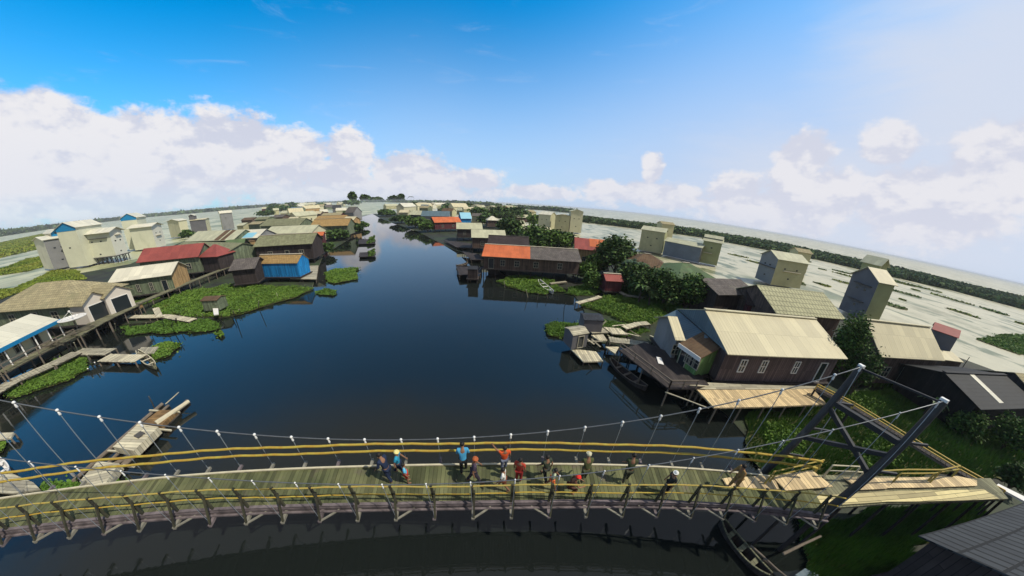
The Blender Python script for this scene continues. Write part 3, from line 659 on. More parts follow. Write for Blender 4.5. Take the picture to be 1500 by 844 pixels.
# ------------------------------------------------------------------ swiftlet towers
def tower(label, K, Lp, Rp, T, main='R', gable='L', rise=1.6, wl=None, wr=None, roof=None, ledges=(), pent=None, base=False, zb=.6, ov=.35, lw=None, rw=None, group='windowless bird house towers', vents=(), gmat=None):
    k, l, r = P(K[0], K[1], zb), P(Lp[0], Lp[1], zb), P(Rp[0], Rp[1], zb)
    if main == 'R':
        ur = (r - k).normalized(); ul = V((-ur.y, ur.x, 0)); ul = ul if ul.dot(l - k) > 0 else -ul
    else:
        ul = (l - k).normalized(); ur = V((-ul.y, ul.x, 0)); ur = ur if ur.dot(r - k) > 0 else -ur
    LW = lw or (l - k).length; RW = rw or (r - k).length
    zt = PV(T[0], T[1], k, V((k.x, k.y, 0)).normalized()).z
    z = V((0, 0, 1))
    root = thing('bird_tower', label, 'tower', k + ul * LW / 2 + ur * RW / 2 - z * zb, group)
    def c(a, b_, zz): p = k + ul * a * LW + ur * b_ * RW; return V((p.x, p.y, zz))
    z0 = zb + (1.6 if base else 0)
    m = MB()
    def quad(p, mi):
        N = V((0, 0, 0)); cen = c(.5, .5, 0); q = [V(x) for x in p]
        N = (q[1] - q[0]).cross(q[2] - q[0]); mid = sum(q, V((0, 0, 0))) / len(q) - cen; mid.z = 0
        m.poly(q if N.dot(mid) > 0 else q[::-1], mi)
    zr = zt + rise
    if gable == 'L':      # gable in the left face, ridge runs along ur
        quad([c(0, 0, z0), c(1, 0, z0), c(1, 0, zt), c(.5, 0, zr), c(0, 0, zt)], 0); quad([c(0, 1, z0), c(1, 1, z0), c(1, 1, zt), c(.5, 1, zr), c(0, 1, zt)], 0)
        quad([c(0, 0, z0), c(0, 1, z0), c(0, 1, zt), c(0, 0, zt)], 1); quad([c(1, 0, z0), c(1, 1, z0), c(1, 1, zt), c(1, 0, zt)], 1)
    else:
        quad([c(0, 0, z0), c(0, 1, z0), c(0, 1, zt), c(0, .5, zr), c(0, 0, zt)], 1); quad([c(1, 0, z0), c(1, 1, z0), c(1, 1, zt), c(1, .5, zr), c(1, 0, zt)], 1)
        quad([c(0, 0, z0), c(1, 0, z0), c(1, 0, zt), c(0, 0, zt)], 0); quad([c(0, 1, z0), c(1, 1, z0), c(1, 1, zt), c(0, 1, zt)], 0)
    m.build('wall', [wl, wr or wl], root)
    if gmat:
        gb = MB(); o_ = (-ur if gable == 'L' else -ul) * .06; zz = zt - .9
        q = [c(0, 0, zz), c(1, 0, zz), c(1, 0, zt), c(.5, 0, zr), c(0, 0, zt)] if gable == 'L' else [c(0, 0, zz), c(0, 1, zz), c(0, 1, zt), c(0, .5, zr), c(0, 0, zt)]
        q = [p + o_ for p in q]
        gb.poly(q if ((q[1] - q[0]).cross(q[2] - q[0])).dot(o_) > 0 else q[::-1]); gb.build('gable_board', gmat, root)
    # roof
    b = MB(); sl_ = rise / ((LW if gable == 'L' else RW) / 2) if (LW and RW) else .4
    dz = sl_ * ov
    fl, fr = ov / LW, ov / RW
    if gable == 'L':
        A = [[c(-fl, -fr, zt - dz), c(-fl, 1 + fr, zt - dz), c(.5, 1 + fr, zr), c(.5, -fr, zr)], [c(1 + fl, -fr, zt - dz), c(.5, -fr, zr), c(.5, 1 + fr, zr), c(1 + fl, 1 + fr, zt - dz)]]
    else:
        A = [[c(-fl, -fr, zt - dz), c(1 + fl, -fr, zt - dz), c(1 + fl, .5, zr), c(-fl, .5, zr)], [c(-fl, 1 + fr, zt - dz), c(-fl, .5, zr), c(1 + fl, .5, zr), c(1 + fl, 1 + fr, zt - dz)]]
    for q in A:
        q = [p + z * .1 for p in q]
        if (q[1] - q[0]).cross(q[2] - q[0]).z < 0: q = q[::-1]
        b.prism(q, .1)
    ro = b.build('roof', roof, root)
    for (face, f, t0, t1) in ledges:
        zz = zb + (zt - zb) * f
        if face == 'R': p, q, out = c(0, t0, zz), c(0, t1, zz), -ul
        else: p, q, out = c(t0, 0, zz), c(t1, 0, zz), -ur
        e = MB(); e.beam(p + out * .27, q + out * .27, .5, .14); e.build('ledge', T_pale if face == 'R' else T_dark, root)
    if not vents: vents = [('R', .66, .3), ('R', .66, .7), ('L', .7, .35), ('L', .7, .65), ('R', .3, .5), ('L', .28, .5)]
    for (face, f, t) in vents:
        zz = zb + (zt - zb) * f
        if face == 'R': p, uu, out = c(0, t, zz), ur, -ul
        else: p, uu, out = c(t, 0, zz), ul, -ur
        e = MB(); e.box(p, .5, .1, .34, ux=uu); e.build('vent', G_pane, root)
    if base:
        f = MB(); f.prism([c(-.06, -.06, z0), c(1.06, -.06, z0), c(1.06, 1.06, z0), c(-.06, 1.06, z0)], .25); f.build('floor_deck', T_dark, root)
        for i in range(7):
            for j in range(5):
                if 0 < i < 6 and 0 < j < 4: continue
                p = c(i / 6, j / 4, 0)
                if i == j == 0:
                    s = MB(); s.tube([p - z * .4, p + z * (z0 - .1)], .13, 6); st = s.build('stilt', P_dark, root); p0 = p
                else:
                    q = copy_obj(st, root); q.location = p - p0
    if pent:
        (t0, t1, s0, s1, ph, pr, wm, gm, rm) = pent
        m = MB(); zz0, zz1 = zt - .2, zt + ph; zz2 = zz1 + pr
        def cc(a, b_, zz): return c(s0 + (s1 - s0) * a, t0 + (t1 - t0) * b_, zz)
        for p, mi in (([cc(0, 0, zz0), cc(1, 0, zz0), cc(1, 0, zz1), cc(.5, 0, zz2), cc(0, 0, zz1)], 1), ([cc(0, 1, zz0), cc(1, 1, zz0), cc(1, 1, zz1), cc(.5, 1, zz2), cc(0, 1, zz1)], 1),
                      ([cc(0, 0, zz0), cc(0, 1, zz0), cc(0, 1, zz1), cc(0, 0, zz1)], 0), ([cc(1, 0, zz0), cc(1, 1, zz0), cc(1, 1, zz1), cc(1, 0, zz1)], 0)):
            N = (p[1] - p[0]).cross(p[2] - p[0]); mid = sum(p, V((0, 0, 0))) / len(p) - cc(.5, .5, 0); mid.z = 0
            m.poly(p if N.dot(mid) > 0 else p[::-1], mi)
        po = m.build('penthouse', [wm, gm], root)
        b = MB(); o = .1
        for q in ([cc(-o, -o, zz1 - pr * .2), cc(-o, 1 + o, zz1 - pr * .2), cc(.5, 1 + o, zz2), cc(.5, -o, zz2)], [cc(1 + o, -o, zz1 - pr * .2), cc(.5, -o, zz2), cc(.5, 1 + o, zz2), cc(1 + o, 1 + o, zz1 - pr * .2)]):
            q = [p + z * .1 for p in q]
            if (q[1] - q[0]).cross(q[2] - q[0]).z < 0: q = q[::-1]
            b.prism(q, .1)
        b.build('penthouse_roof', rm, po)
        e = MB(); e.box(cc(.5, 0, zz1 - .1) - (cc(.5, 1, 0) - cc(.5, 0, 0)).normalized() * .04, .6, .1, .5, ux=(cc(1, 0, 0) - cc(0, 0, 0))); e.build('vent', G_pane, po)
    return root
# right side; darker river walls paint the shade into their colour
tower('mossy tower with shade-grey river side, nearest to the bridge on the right', (1229, 452), (1195, 447), (1252, 456), (1257, 402), 'R', 'L', 1.9, W_slate, W_moss, M_cream, ledges=[('R', .42, .1, .75), ('R', .83, .15, .9), ('L', .82, .2, .85), ('L', .4, .2, .8)], rw=3.6)
tower('tall mossy tower standing close behind the nearest right hand tower', (1261, 459.5), (1251, 455.5), (1276, 459.5), (1303, 391), 'R', 'R', 1.3, W_moss, W_moss, M_cream2, lw=3.2, rw=3.2)
tower('wide cream and moss tower with one pale ledge over the striped roof', (1128, 417), (1091, 409), (1171, 423), (1144, 380), 'R', 'L', 1.5, W_greyw, W_cream2, M_cream2, ledges=[('R', .58, .25, .82), ('L', .62, 0, 1)], rw=9.0)
tower('small khaki tower top peeping over the wide cream and moss tower', (1160, 398), (1143, 394), (1180, 401), (1168, 368), 'R', 'L', 1.0, W_cream2, W_cream2, M_tan)
tower('slim green tinted tower with a stepped double roof', (1023, 384), (1009, 380), (1049, 389.5), (1031, 352), 'R', 'L', .9, W_slate, W_moss, M_cream2, ledges=[('R', .48, .1, .6)], vents=[('R', .72, .5)], pent=(.05, .95, .35, 1.0, 1.0, .7, W_slate, W_slate, M_cream2))
tower('low blue grey bird house with small gable left of the slim green tower', (970, 373), (962, 369), (1022, 385), (989, 355), 'R', 'L', 1.0, W_greyw, mat('blue grey sheet wall', (.13, .155, .19), .7, .15, .4, stain=((.2, .22, .24), .5, .58)), M_cream2, vents=[('L', .85, .5)])
tower('khaki tower with wide face and plain gable behind the big round tree', (935, 366), (921, 361), (968, 372), (941, 336), 'R', 'L', 1.1, W_moss, W_cream2, M_cream2)
tower('cream tower with small cabin on its roof behind the khaki tower', (975, 352), (962, 349), (989, 356), (990, 330), 'R', 'R', 1.0, W_cream2, W_cream2, M_tan, rw=5, lw=7)
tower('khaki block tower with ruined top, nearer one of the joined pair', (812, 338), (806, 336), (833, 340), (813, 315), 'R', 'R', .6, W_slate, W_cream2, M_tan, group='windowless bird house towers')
tower('tall narrow cream tower end with green tinted cap beside the flooded flats', (834, 340), (828, 338), (847, 341), (837, 309), 'R', 'R', .9, W_cream, W_cream, M_cream2, rw=6)
tower('cream tower with white lean roof left of the joined pair', (788, 334), (778, 332), (805, 336), (790, 313), 'R', 'L', 1.4, W_cream2, W_cream, M_white)
tower('small khaki tower with pyramid-like top left of the white lean roof', (768, 322), (762, 321), (777, 323), (768, 309.5), 'R', 'R', 1.3, W_cream2, W_cream2, M_tan)
tower('cream tower with two dark slots above the white roofed brown house', (710, 315), (705, 314), (725, 316), (711, 302.5), 'R', 'R', 1.2, W_cream, W_cream, M_cream, ledges=[('R', .55, .3, .9), ('R', .8, .3, .9)])
tower('far cream tower between tree tops left of the two slot tower', (690, 309), (686, 308.5), (699, 309.5), (690, 300.5), 'R', 'R', 1., W_cream, W_cream, M_cream)
tower('pair-like cream tower far behind the dark tree belt', (728, 309), (724, 308), (742, 310), (729, 301), 'R', 'R', 1., W_cream, W_cream2, M_cream)
# left side; white towers' lit right walls painted whiter than their left walls
blue = (T_blue,)
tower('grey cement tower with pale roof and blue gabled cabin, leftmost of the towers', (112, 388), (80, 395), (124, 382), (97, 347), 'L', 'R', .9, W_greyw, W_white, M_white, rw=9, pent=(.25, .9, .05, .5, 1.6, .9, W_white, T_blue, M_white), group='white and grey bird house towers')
tower('big white tower block on dark stilts, brightest of the towers', (172, 382), (130, 387), (198, 378), (163, 338), 'L', 'R', .9, W_pale, W_white, M_white, base=True, ledges=[('L', .8, .1, .7), ('R', .85, .35, .8)], group='white and grey bird house towers', ov=.8)
tower('white tower block directly behind the dark red roof', (243, 359), (213, 362.5), (265, 357), (239, 328), 'L', 'R', .9, W_pale, W_white, M_white, ledges=[('L', .5, .1, .6), ('R', .55, .3, .8)], group='white and grey bird house towers', ov=.7)
tower('white block tower peeping between the blue cabin tower and the purple grey one', (262, 346), (250, 348), (281, 345), (266, 322), 'L', 'R', .8, W_cream, W_cream, M_white, group='white and grey bird house towers')
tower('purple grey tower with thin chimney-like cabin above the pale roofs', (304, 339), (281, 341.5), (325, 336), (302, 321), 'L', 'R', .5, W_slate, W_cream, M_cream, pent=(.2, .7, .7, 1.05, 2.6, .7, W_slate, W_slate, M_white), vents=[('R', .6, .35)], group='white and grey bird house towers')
tower('slim grey and white tower with white cap right of the purple grey tower', (344, 335), (327, 337), (351, 333.5), (341, 311), 'L', 'R', 1.2, W_greyw, W_cream, M_white, vents=[('L', .7, .6)], group='white and grey bird house towers')
tower('tall pale tower with blue gable joined to the brightest white block', (129, 389), (102, 392.5), (142, 386.5), (122, 331), 'L', 'L', 1.5, W_pale, W_pale, M_white, gmat=T_blue, vents=[('L', .97, .5), ('L', .5, .6)], group='white and grey bird house towers', rw=9)
tower('tall pale tower with blue gable joined to the block behind the red roof', (211, 363.5), (189, 366.5), (222, 361.5), (206, 317), 'L', 'L', 1.5, W_pale, W_pale, M_white, gmat=T_blue, vents=[('L', .97, .5)], group='white and grey bird house towers', rw=8)
# small far houses (each its own), pixel, width, height-of-roof, roof and wall
far = [
    ('cream walled far house right of the dark red walled one', (424, 312), (446, 310.5), (434, 305), M_cream, W_cream, 4.8),
    ('low cream roofed house below the white far houses on the left bank', (434, 317.5), (466, 314.5), (450, 309.5), M_cream2, W_cream, 4.4),
    ('pale house with tan gable left of the yellow ridge', (444, 306.5), (470, 305), (458, 301), M_cream, W_tan, 5.2),
    ('white roofed little house among far roofs over the yellow ridge', (470, 311), (482, 310.3), (476, 307), M_white, W_maroon, 4.6),
    ('pinkish low far house just over the yellow ridge', (471, 316), (500, 315), (485, 312), M_tan, W_maroon, 4.2),
    ('dark slate far house at the upper left river end', (487, 305.5), (500, 305), (493, 300.5), M_slate, W_slate, 5.),
    ('greyish brown far house nearest the narrow river end', (505, 312), (518, 312), (511, 303.5), M_grey, W_greyw, 5.5),
    ('very pale long far house on the left skyline', (381, 300.5), (412, 299), (396, 297.5), M_white, W_white, 7),
    ('white far house with a high gable on the left skyline', (430, 299.5), (450, 298.5), (441, 296), M_white, W_cream, 7),
    ('pale far house on the skyline above the cream walled house', (452, 299.5), (464, 298.8), (458, 297), M_cream, W_cream, 6.5),
    ('pale far house with long roof past the river bend', (592, 303.5), (610, 302.5), (600, 297.5), M_white, W_cream, 7),
    ('cream far house beneath the distant blue trees on the right bank', (612, 302), (634, 301.5), (622, 297.5), M_cream, W_cream, 5.5),
    ('thin white far roof right of the distant blue trees', (634, 299.8), (656, 299.8), (645, 297), M_white, W_cream, 5.5),
    ('cream tall far house above the dark tree belt on the right bank', (664, 303), (686, 303), (674, 297.5), M_cream, W_cream, 7),
    ('greenish far house deep behind the right bank trees', (640, 305.5), (655, 305.8), (647, 302), M_olive, W_sage, 4.5),
    ('pale flat far house between the river bend and the trees', (566, 302), (584, 301.5), (575, 299), M_cream2, W_cream2, 4.5),
]
for lab, A, B, R, rm, wm, ze in far:
    house('far_house', lab, A, B, R, 4, ze, .2, rm, wm, st=False, wins=[(.3, 1., 1.1, 1., 'window'), (.7, 1., 1.1, 1., 'window')], group='small houses far up the river')
PL = [(345, 331), (362, 329), (398, 319), (420, 322.5), (438, 326), (372, 322), (352, 323), (410, 313), (462, 303), (478, 304), (452, 314), (492, 309),
      (700, 313), (716, 311), (757, 318), (752, 312), (690, 316), (782, 339), (766, 330), (733, 308), (646, 309), (668, 308)]
for i, (px, py_) in enumerate(PL):                             # roofs packed between the larger houses
    w = 11 + (i * 7) % 9
    house('village_house', 'small pale roofed house packed among its neighbours behind the river front', (px, py_), (px + w, py_ + (-.6 if px < 600 else .6)), (px + w / 2, py_ - 4.2), 3.4, 4.0 + (i % 3) * .3, .4,
          [M_cream2, M_olive, M_cream, M_tan, M_brown, M_white, M_grey][(i * 3) % 7], [W_cream2, W_sage, W_brown, W_cream][i % 4], st=False, wins=[(.5, .9, 1., .8, 'window')], group='small houses packed behind the river front')
for i in range(26):                                            # the tiny roofs that crowd the far village
    px = ru(360, 500) if i % 2 else ru(600, 740)
    y0 = interp([(360, 304), (430, 300), (500, 297), (600, 298), (740, 303)], px) + ru(.8, 3.5) + (0 if i % 3 else 3)
    w = ru(8, 17)
    house('far_house', 'tiny pale far house in the crowded village skyline', (px, y0 + .3), (px + w, y0 + (-.3 if i % 2 else .6)), (px + w / 2, y0 - 3.), 4, ru(4.5, 6.5), .2, random.choice([M_cream, M_white, M_cream2, M_tan, M_bluegrey, M_red]), random.choice([W_cream, W_cream2, W_white, W_sage]), st=False, group='tiny houses of the far village')
# ------------------------------------------------------------------ vegetation
L_tree = mat('tree leaves', (.055, .105, .025), .7, .3, .5, leaf=True, spec=.2)
L_dark = mat('dark tree leaves', (.042, .08, .022), .7, .3, .5, leaf=True, spec=.2)
L_lite = mat('light tree leaves', (.065, .12, .025), .7, .3, .5, leaf=True, spec=.2)
L_palm = mat('palm fronds', (.03, .06, .022), .5, .3, .6, leaf=True, spec=.4)
L_banana = mat('banana leaves', (.06, .12, .035), .45, .3, .6, leaf=True, spec=.4)
L_hya = mat('floating plant leaves', (.095, .195, .028), .65, .3, .28, c2=(.13, .225, .034), stain=((.17, .15, .055), .55, .57), leaf='soft', spec=.25)
L_hya2 = mat('deep green bank grass', (.075, .15, .025), .7, .3, .4, leaf='soft', spec=.2)  # darker green than the floating plant leaves
L_field = mat('field grass', (.15, .25, .035), .8, .25, .05, c2=(.25, .26, .06), leaf='soft', spec=.1)
L_wood = mat('far wood leaves', (.065, .105, .045), .85, .3, .03, leaf=True, spec=.1)
B_mat = mat('floating plant mat', (.05, .095, .016), .85, .3, .8, c2=(.10, .085, .03))
B_bark = mat('tree bark', (.08, .06, .045), .9, .25, 3.)
def leaf_quad(b, c, s, ex=1.6, up=.5):
    d = V((ru(-1, 1), ru(-1, 1), ru(-.6, 1) * up)); 
    if d.length < .05: return
    d.normalize(); e = d.cross(V((ru(-1, 1), ru(-1, 1), ru(-1, 1))))
    if e.length < .05: return
    e.normalize(); k = len(b.v); d = d * s * ex / 2; e = e * s / 2
    b.v += [c - d - e * .5, c - d * .2 + e, c + d, c - d * .1 - e]
    b.f.append((k, k + 1, k + 2, k + 3)); b.m.append(0); b.uv.append([(0, 0)] * 4)
def crown_mesh(b, cen, rx, rz, n, s, lobes=9, seed=0, hollow=.55):
    rr = random.Random(seed); L_ = []
    for i in range(lobes):
        a, q = rr.uniform(0, 6.28), rr.uniform(-.5, .85)
        h = math.sqrt(max(0, 1 - q * q)) * rr.uniform(.3, .62)
        L_.append((V((math.cos(a) * h * rx, math.sin(a) * h * rx, q * rz * .75)), rr.uniform(.45, .68)))
    for i in range(n):
        c, f = L_[i % lobes] if rr.random() < .85 else (V((0, 0, 0)), .8)
        th, z_ = rr.uniform(0, 6.28), rr.uniform(-.75, 1)
        h = math.sqrt(1 - z_ * z_); r = f * rr.uniform(hollow, 1.03) * (1 + .25 * rr.uniform(-1, 1))
        p = cen + c + V((math.cos(th) * h * rx * r, math.sin(th) * h * rx * r, z_ * rz * r))
        leaf_quad(b, p, s * rr.uniform(.6, 1.4))
def tree(label, base, top, wpx, m, n=1500, trunk_h=.3, name='leafy_tree', cat='tree', group='trees and bushes among the houses', leaf=None, z=.1):
    w = P(base[0], base[1], z); hor = V((w.x, w.y, 0)).normalized()
    ht = max(1.2, PV(top[0], top[1], w, hor).z - z)
    W = wpx * mpp(w + V((0, 0, ht / 2)))
    W = min(W, ht * 3)
    root = thing(name, label, cat, w, group)
    rx, rz = W / 2, ht * (1 - trunk_h) / 2
    cz = z + ht - rz
    b = MB(); cen = V((w.x, w.y, cz))
    n = int(n * 1.7); leaf = leaf or max(.14, 2.7 * mpp(w))
    crown_mesh(b, cen, rx, rz, n, leaf, 11, sum(ord(ch_) * (q_ + 1) for q_, ch_ in enumerate(label)) % 9999 + int(base[0]))
    b.build('crown', m, root)
    t = MB(); t.tube([(w.x, w.y, -.1), (w.x + .06 * ht, w.y, z + ht * trunk_h), (w.x, w.y + .03 * ht, cz + rz * .3)], [.05 * ht * .6 + .03, .035 * ht * .6 + .02, .02], 7)
    for k in range(5):
        a = k * 1.26 + base[0]
        t.tube([(w.x + .03 * ht, w.y, z + ht * trunk_h * (.8 + .1 * k)), (w.x + math.cos(a) * rx * .6, w.y + math.sin(a) * rx * .6, cz + rz * ru(-.1, .4))], [.03 * ht * .5 + .015, .012], 5)
    t.build('trunk', B_bark, root)
    return root
def palm(label, base, top, m, nf=11, flen=None, name='palm_tree', broad=.0, cat='palm', group='palms and banana plants behind the red hut'):
    w = P(base[0], base[1], .1); hor = V((w.x, w.y, 0)).normalized()
    ht = max(1.5, PV(top[0], top[1], w, hor).z); hh = ht * .72
    root = thing(name, label, cat, w, group)
    t = MB(); lean = V((ru(-.3, .3), ru(-.3, .3), 0))
    pts = [w + V((0, 0, -.2)), w + lean * .5 + V((0, 0, hh * .5)), w + lean + V((0, 0, hh))]
    t.tube(pts, [.16, .12, .09], 7); t.build('trunk', B_bark, root)
    c = pts[-1]; fl = flen or ht * .5
    for k in range(nf):
        a = 6.283 * k / nf + ru(-.25, .25); up_ = ru(.35, 1.25); d = V((math.cos(a), math.sin(a), 0)); s = V((-d.y, d.x, 0))
        b = MB(); prev = None; N = 7; seg = []
        for i in range(N + 1):
            q = i / N; p = c + d * fl * (q * math.cos(up_ * .6)) + V((0, 0, fl * (math.sin(up_) * q - .85 * q * q)))
            seg.append(p)
        if broad:
            for i in range(N):
                w0, w1 = broad * math.sin(math.pi * min(1, i / N + .08)), broad * math.sin(math.pi * min(1, (i + 1) / N + .02)) + .02
                b.poly([seg[i] - s * w0 + V((0, 0, .1 * w0)), seg[i], seg[i + 1], seg[i + 1] - s * w1 + V((0, 0, .1 * w1))]); b.poly([seg[i], seg[i] + s * w0 + V((0, 0, .1 * w0)), seg[i + 1] + s * w1 + V((0, 0, .1 * w1)), seg[i + 1]])
        else:
            for i in range(N):
                for j in range(2):
                    p = seg[i].lerp(seg[i + 1], j / 2); L_ = fl * .3 * math.sin(math.pi * (i + 1 + j / 2) / (N + 1.6)) + .05; wd = fl * .035
                    for sg in (-1, 1):
                        e = p + s * sg * L_ + d * L_ * .5 - V((0, 0, L_ * .35))
                        b.poly([p - d * wd, p + d * wd, e])
        b.tube(seg, [.03] * len(seg), 4)
        b.build('frond', m, root)
    return root
def in_poly(p, poly):
    c = False; n = len(poly)
    for i in range(n):
        a, b_ = poly[i], poly[i - 1]
        if (a[1] > p[1]) != (b_[1] > p[1]) and p[0] < (b_[0] - a[0]) * (p[1] - a[1]) / (b_[1] - a[1]) + a[0]: c = not c
    return c
def scatter(poly, n):
    out = []; xs = [p[0] for p in poly]; ys = [p[1] for p in poly]; t = 0
    while len(out) < n and t < n * 30:
        t += 1; p = (ru(min(xs), max(xs)), ru(min(ys), max(ys)))
        if in_poly(p, poly): out.append(p)
    return out
def patch(name, pts, m, n, s, h, hum=.5, z=.02, base=True, world=False, grassy=False):
    W_ = [V(p) for p in pts] if world else [P(x, y, z) for x, y in pts]
    # wobble the outline so that no edge is straight
    Q = []
    for a, b_ in zip(W_, W_[1:] + W_[:1]):
        k = max(1, int((b_ - a).length / .5)) if s < .3 else max(1, int((b_ - a).length / (s * 5)))
        for i in range(k):
            p = a.lerp(b_, i / k); o = mnoise.noise_vector(p * .35) * .8 + mnoise.noise_vector(p * 1.6) * .3
            Q.append((p.x + o.x, p.y + o.y))
    b = MB(); b.m = []
    if base:
        for t in tessellate_polygon([[V((x, y, 0)) for x, y in Q]]):
            q = [V((Q[i][0], Q[i][1], z + .085)) for i in t]
            if (q[1] - q[0]).cross(q[2] - q[0]).z < 0: q = q[::-1]
            b.poly(q, 1)
    for x, y in scatter(Q, n):
        if not grassy and rnd() < .05 and s < .3:
            x += ru(-.7, .7); y += ru(-.7, .7)
        hm = max(0, mnoise.noise(V((x * .45, y * .45, 3.1))) * .5 + mnoise.noise(V((x * 1.3, y * 1.3, 7.1))) * .35 + .4) * hum + .04
        hz = hm * ru(.2, 1)
        if grassy:
            a = ru(0, 6.28); d = V((math.cos(a), math.sin(a), 0)) * s * .35; tip = V((x + ru(-.5, .5) * s, y + ru(-.5, .5) * s, z + hz + h * ru(.5, 1.3)))
            k = len(b.v); c = V((x, y, z))
            b.v += [c - d, c + d, tip]; b.f.append((k, k + 1, k + 2)); b.m.append(0); b.uv.append([(0, 0)] * 3)
        else:
            leaf_quad(b, V((x, y, z + .1 + hz)), s * ru(.6, 1.4), 1.5, .9)
    o = b.build(name, [m, B_mat]); return tag(o, kind='stuff')
# left bank water plants
patch('water_plants', [(232, 449), (255, 431), (300, 424), (350, 418), (420, 421), (458, 424), (430, 437), (400, 446), (345, 463), (300, 467), (240, 464)], L_hya, 40000, .12, .28, .6)
patch('water_plants', [(168, 446), (185, 430), (225, 424), (262, 420), (240, 433), (215, 446), (185, 455)], L_hya, 13000, .13, .3, .4)
patch('water_plants', [(4, 580), (55, 548), (90, 527), (120, 519), (139, 540), (112, 554), (62, 571), (18, 584)], L_hya, 16000, .09, .4, .5)
patch('water_plants', [(213, 516), (238, 504), (258, 508), (252, 523), (228, 530)], L_hya, 1800, .14, .3, .3)
patch('water_plants', [(170, 484), (250, 471), (310, 469), (328, 480), (300, 487), (240, 490), (190, 491)], L_hya2, 9000, .12, .3, .35)
patch('water_plants', [(476, 402), (490, 396), (525, 394), (523, 411), (490, 416), (478, 411)], L_hya, 6000, .15, .35, .4)
patch('water_plants', [(462, 428), (472, 425), (488, 427), (487, 434), (468, 434)], L_hya2, 1000, .14, .3, .3)
patch('water_plants', [(-10, 640), (12, 638), (20, 650), (14, 662), (-10, 668)], L_hya, 900, .12, .3, .3)
patch('water_plants', [(318, 490), (326, 485), (322, 494), (305, 496)], L_hya, 260, .18, .3, .3)
# right bank
patch('water_plants', [(726, 414), (745, 407), (775, 405), (806, 411), (830, 428), (800, 433), (765, 426), (738, 422)], L_hya, 12000, .14, .4, .6)
patch('water_plants', [(838, 421), (880, 417), (886, 430), (850, 435), (830, 432)], L_hya2, 4500, .14, .35, .5)
patch('water_plants', [(848, 449), (880, 438), (915, 434), (950, 447), (976, 462), (950, 477), (912, 472), (885, 462)], L_hya, 24000, .11, .4, .8)
patch('water_plants', [(798, 480), (815, 475), (850, 476), (862, 484), (835, 494), (808, 492)], L_hya2, 4500, .1, .3, .4)
patch('water_plants', [(858, 468), (930, 478), (955, 490), (900, 500), (868, 488)], L_hya2, 7000, .1, .3, .4)
patch('bank_grass', [(1092, 612), (1150, 600), (1215, 590), (1290, 566), (1345, 570), (1372, 600), (1345, 650), (1430, 680), (1425, 695), (1240, 697), (1120, 690), (1085, 660)], L_hya2, 26000, .12, .3, .45, z=.08, grassy=True)
patch('water_plants', [(1110, 640), (1150, 620), (1185, 640), (1160, 670), (1118, 665)], L_hya, 2400, .12, .3, .5, z=.08)
patch('water_plants', [(1215, 596), (1260, 582), (1290, 590), (1275, 622), (1235, 620)], L_hya, 2400, .13, .3, .5, z=.08)
patch('water_plants', [(1265, 640), (1310, 625), (1330, 660), (1300, 690), (1262, 688)], L_hya, 2200, .12, .3, .5, z=.08)
patch('bank_grass', [(1180, 760), (1300, 742), (1440, 728), (1420, 770), (1350, 800), (1300, 870), (1160, 870)], L_hya2, 16000, .12, .4, .4, z=.08, grassy=True)
patch('bank_grass', [(1330, 552), (1410, 585), (1490, 640), (1520, 710), (1430, 706), (1350, 655), (1340, 600)], L_hya2, 12000, .18, .35, .5, z=.08, grassy=True)
patch('bank_grass', [(1190, 500), (1290, 530), (1350, 545), (1300, 566), (1245, 560)], L_hya2, 4000, .2, .35, .6, z=.08, grassy=True)
patch('bank_grass', [(860, 405), (1040, 440), (1060, 470), (960, 455), (900, 430)], L_hya2, 7000, .25, .5, .8, z=.08, grassy=True)
# far left fields and reed islands
patch('field_grass', [(-60, 372), (0, 356), (66, 342), (71, 362), (30, 372), (-60, 392)], L_field, 14000, .8, .3, .3, z=.06)
patch('field_grass', [(-60, 408), (12, 392), (40, 380), (76, 374), (81, 386), (40, 398), (0, 404), (-60, 420)], L_field, 12000, .5, .3, .3, z=.06)
patch('field_grass', [(50, 411), (78, 397), (112, 396), (125, 410), (60, 418), (25, 431), (-60, 462), (-60, 432), (20, 424)], L_field, 14000, .35, .3, .3, z=.06)
patch('reeds', [(1430, 497), (1470, 490), (1540, 492), (1540, 525), (1490, 519), (1462, 510)], L_hya, 9000, .25, .35, .4, z=.06)
for i in range(30):                                            # low weed islands on the flooded flats
    x = ru(1000, 1500); y0 = interp([(850, 325), (1035, 345), (1200, 380), (1500, 462)], x); y = y0 + ru(0, 1) ** 1.6 * 42
    c = P(x, y, .05); w = ru(.8, 5.2) * (c.length / 120); hh = w * ru(.18, .4)
    d = V((c.y, -c.x, 0)).normalized(); e = V((-d.y, d.x, 0))
    pts = [c + d * w * math.cos(t) * ru(.7, 1.2) + e * hh * 2.2 * math.sin(t) * ru(.7, 1.2) for t in [k * .698 for k in range(9)]]
    patch('weed_island', pts, L_field if i % 3 else L_hya2, 90, .2 * c.length / 60, .12, .16, z=.05, world=True)
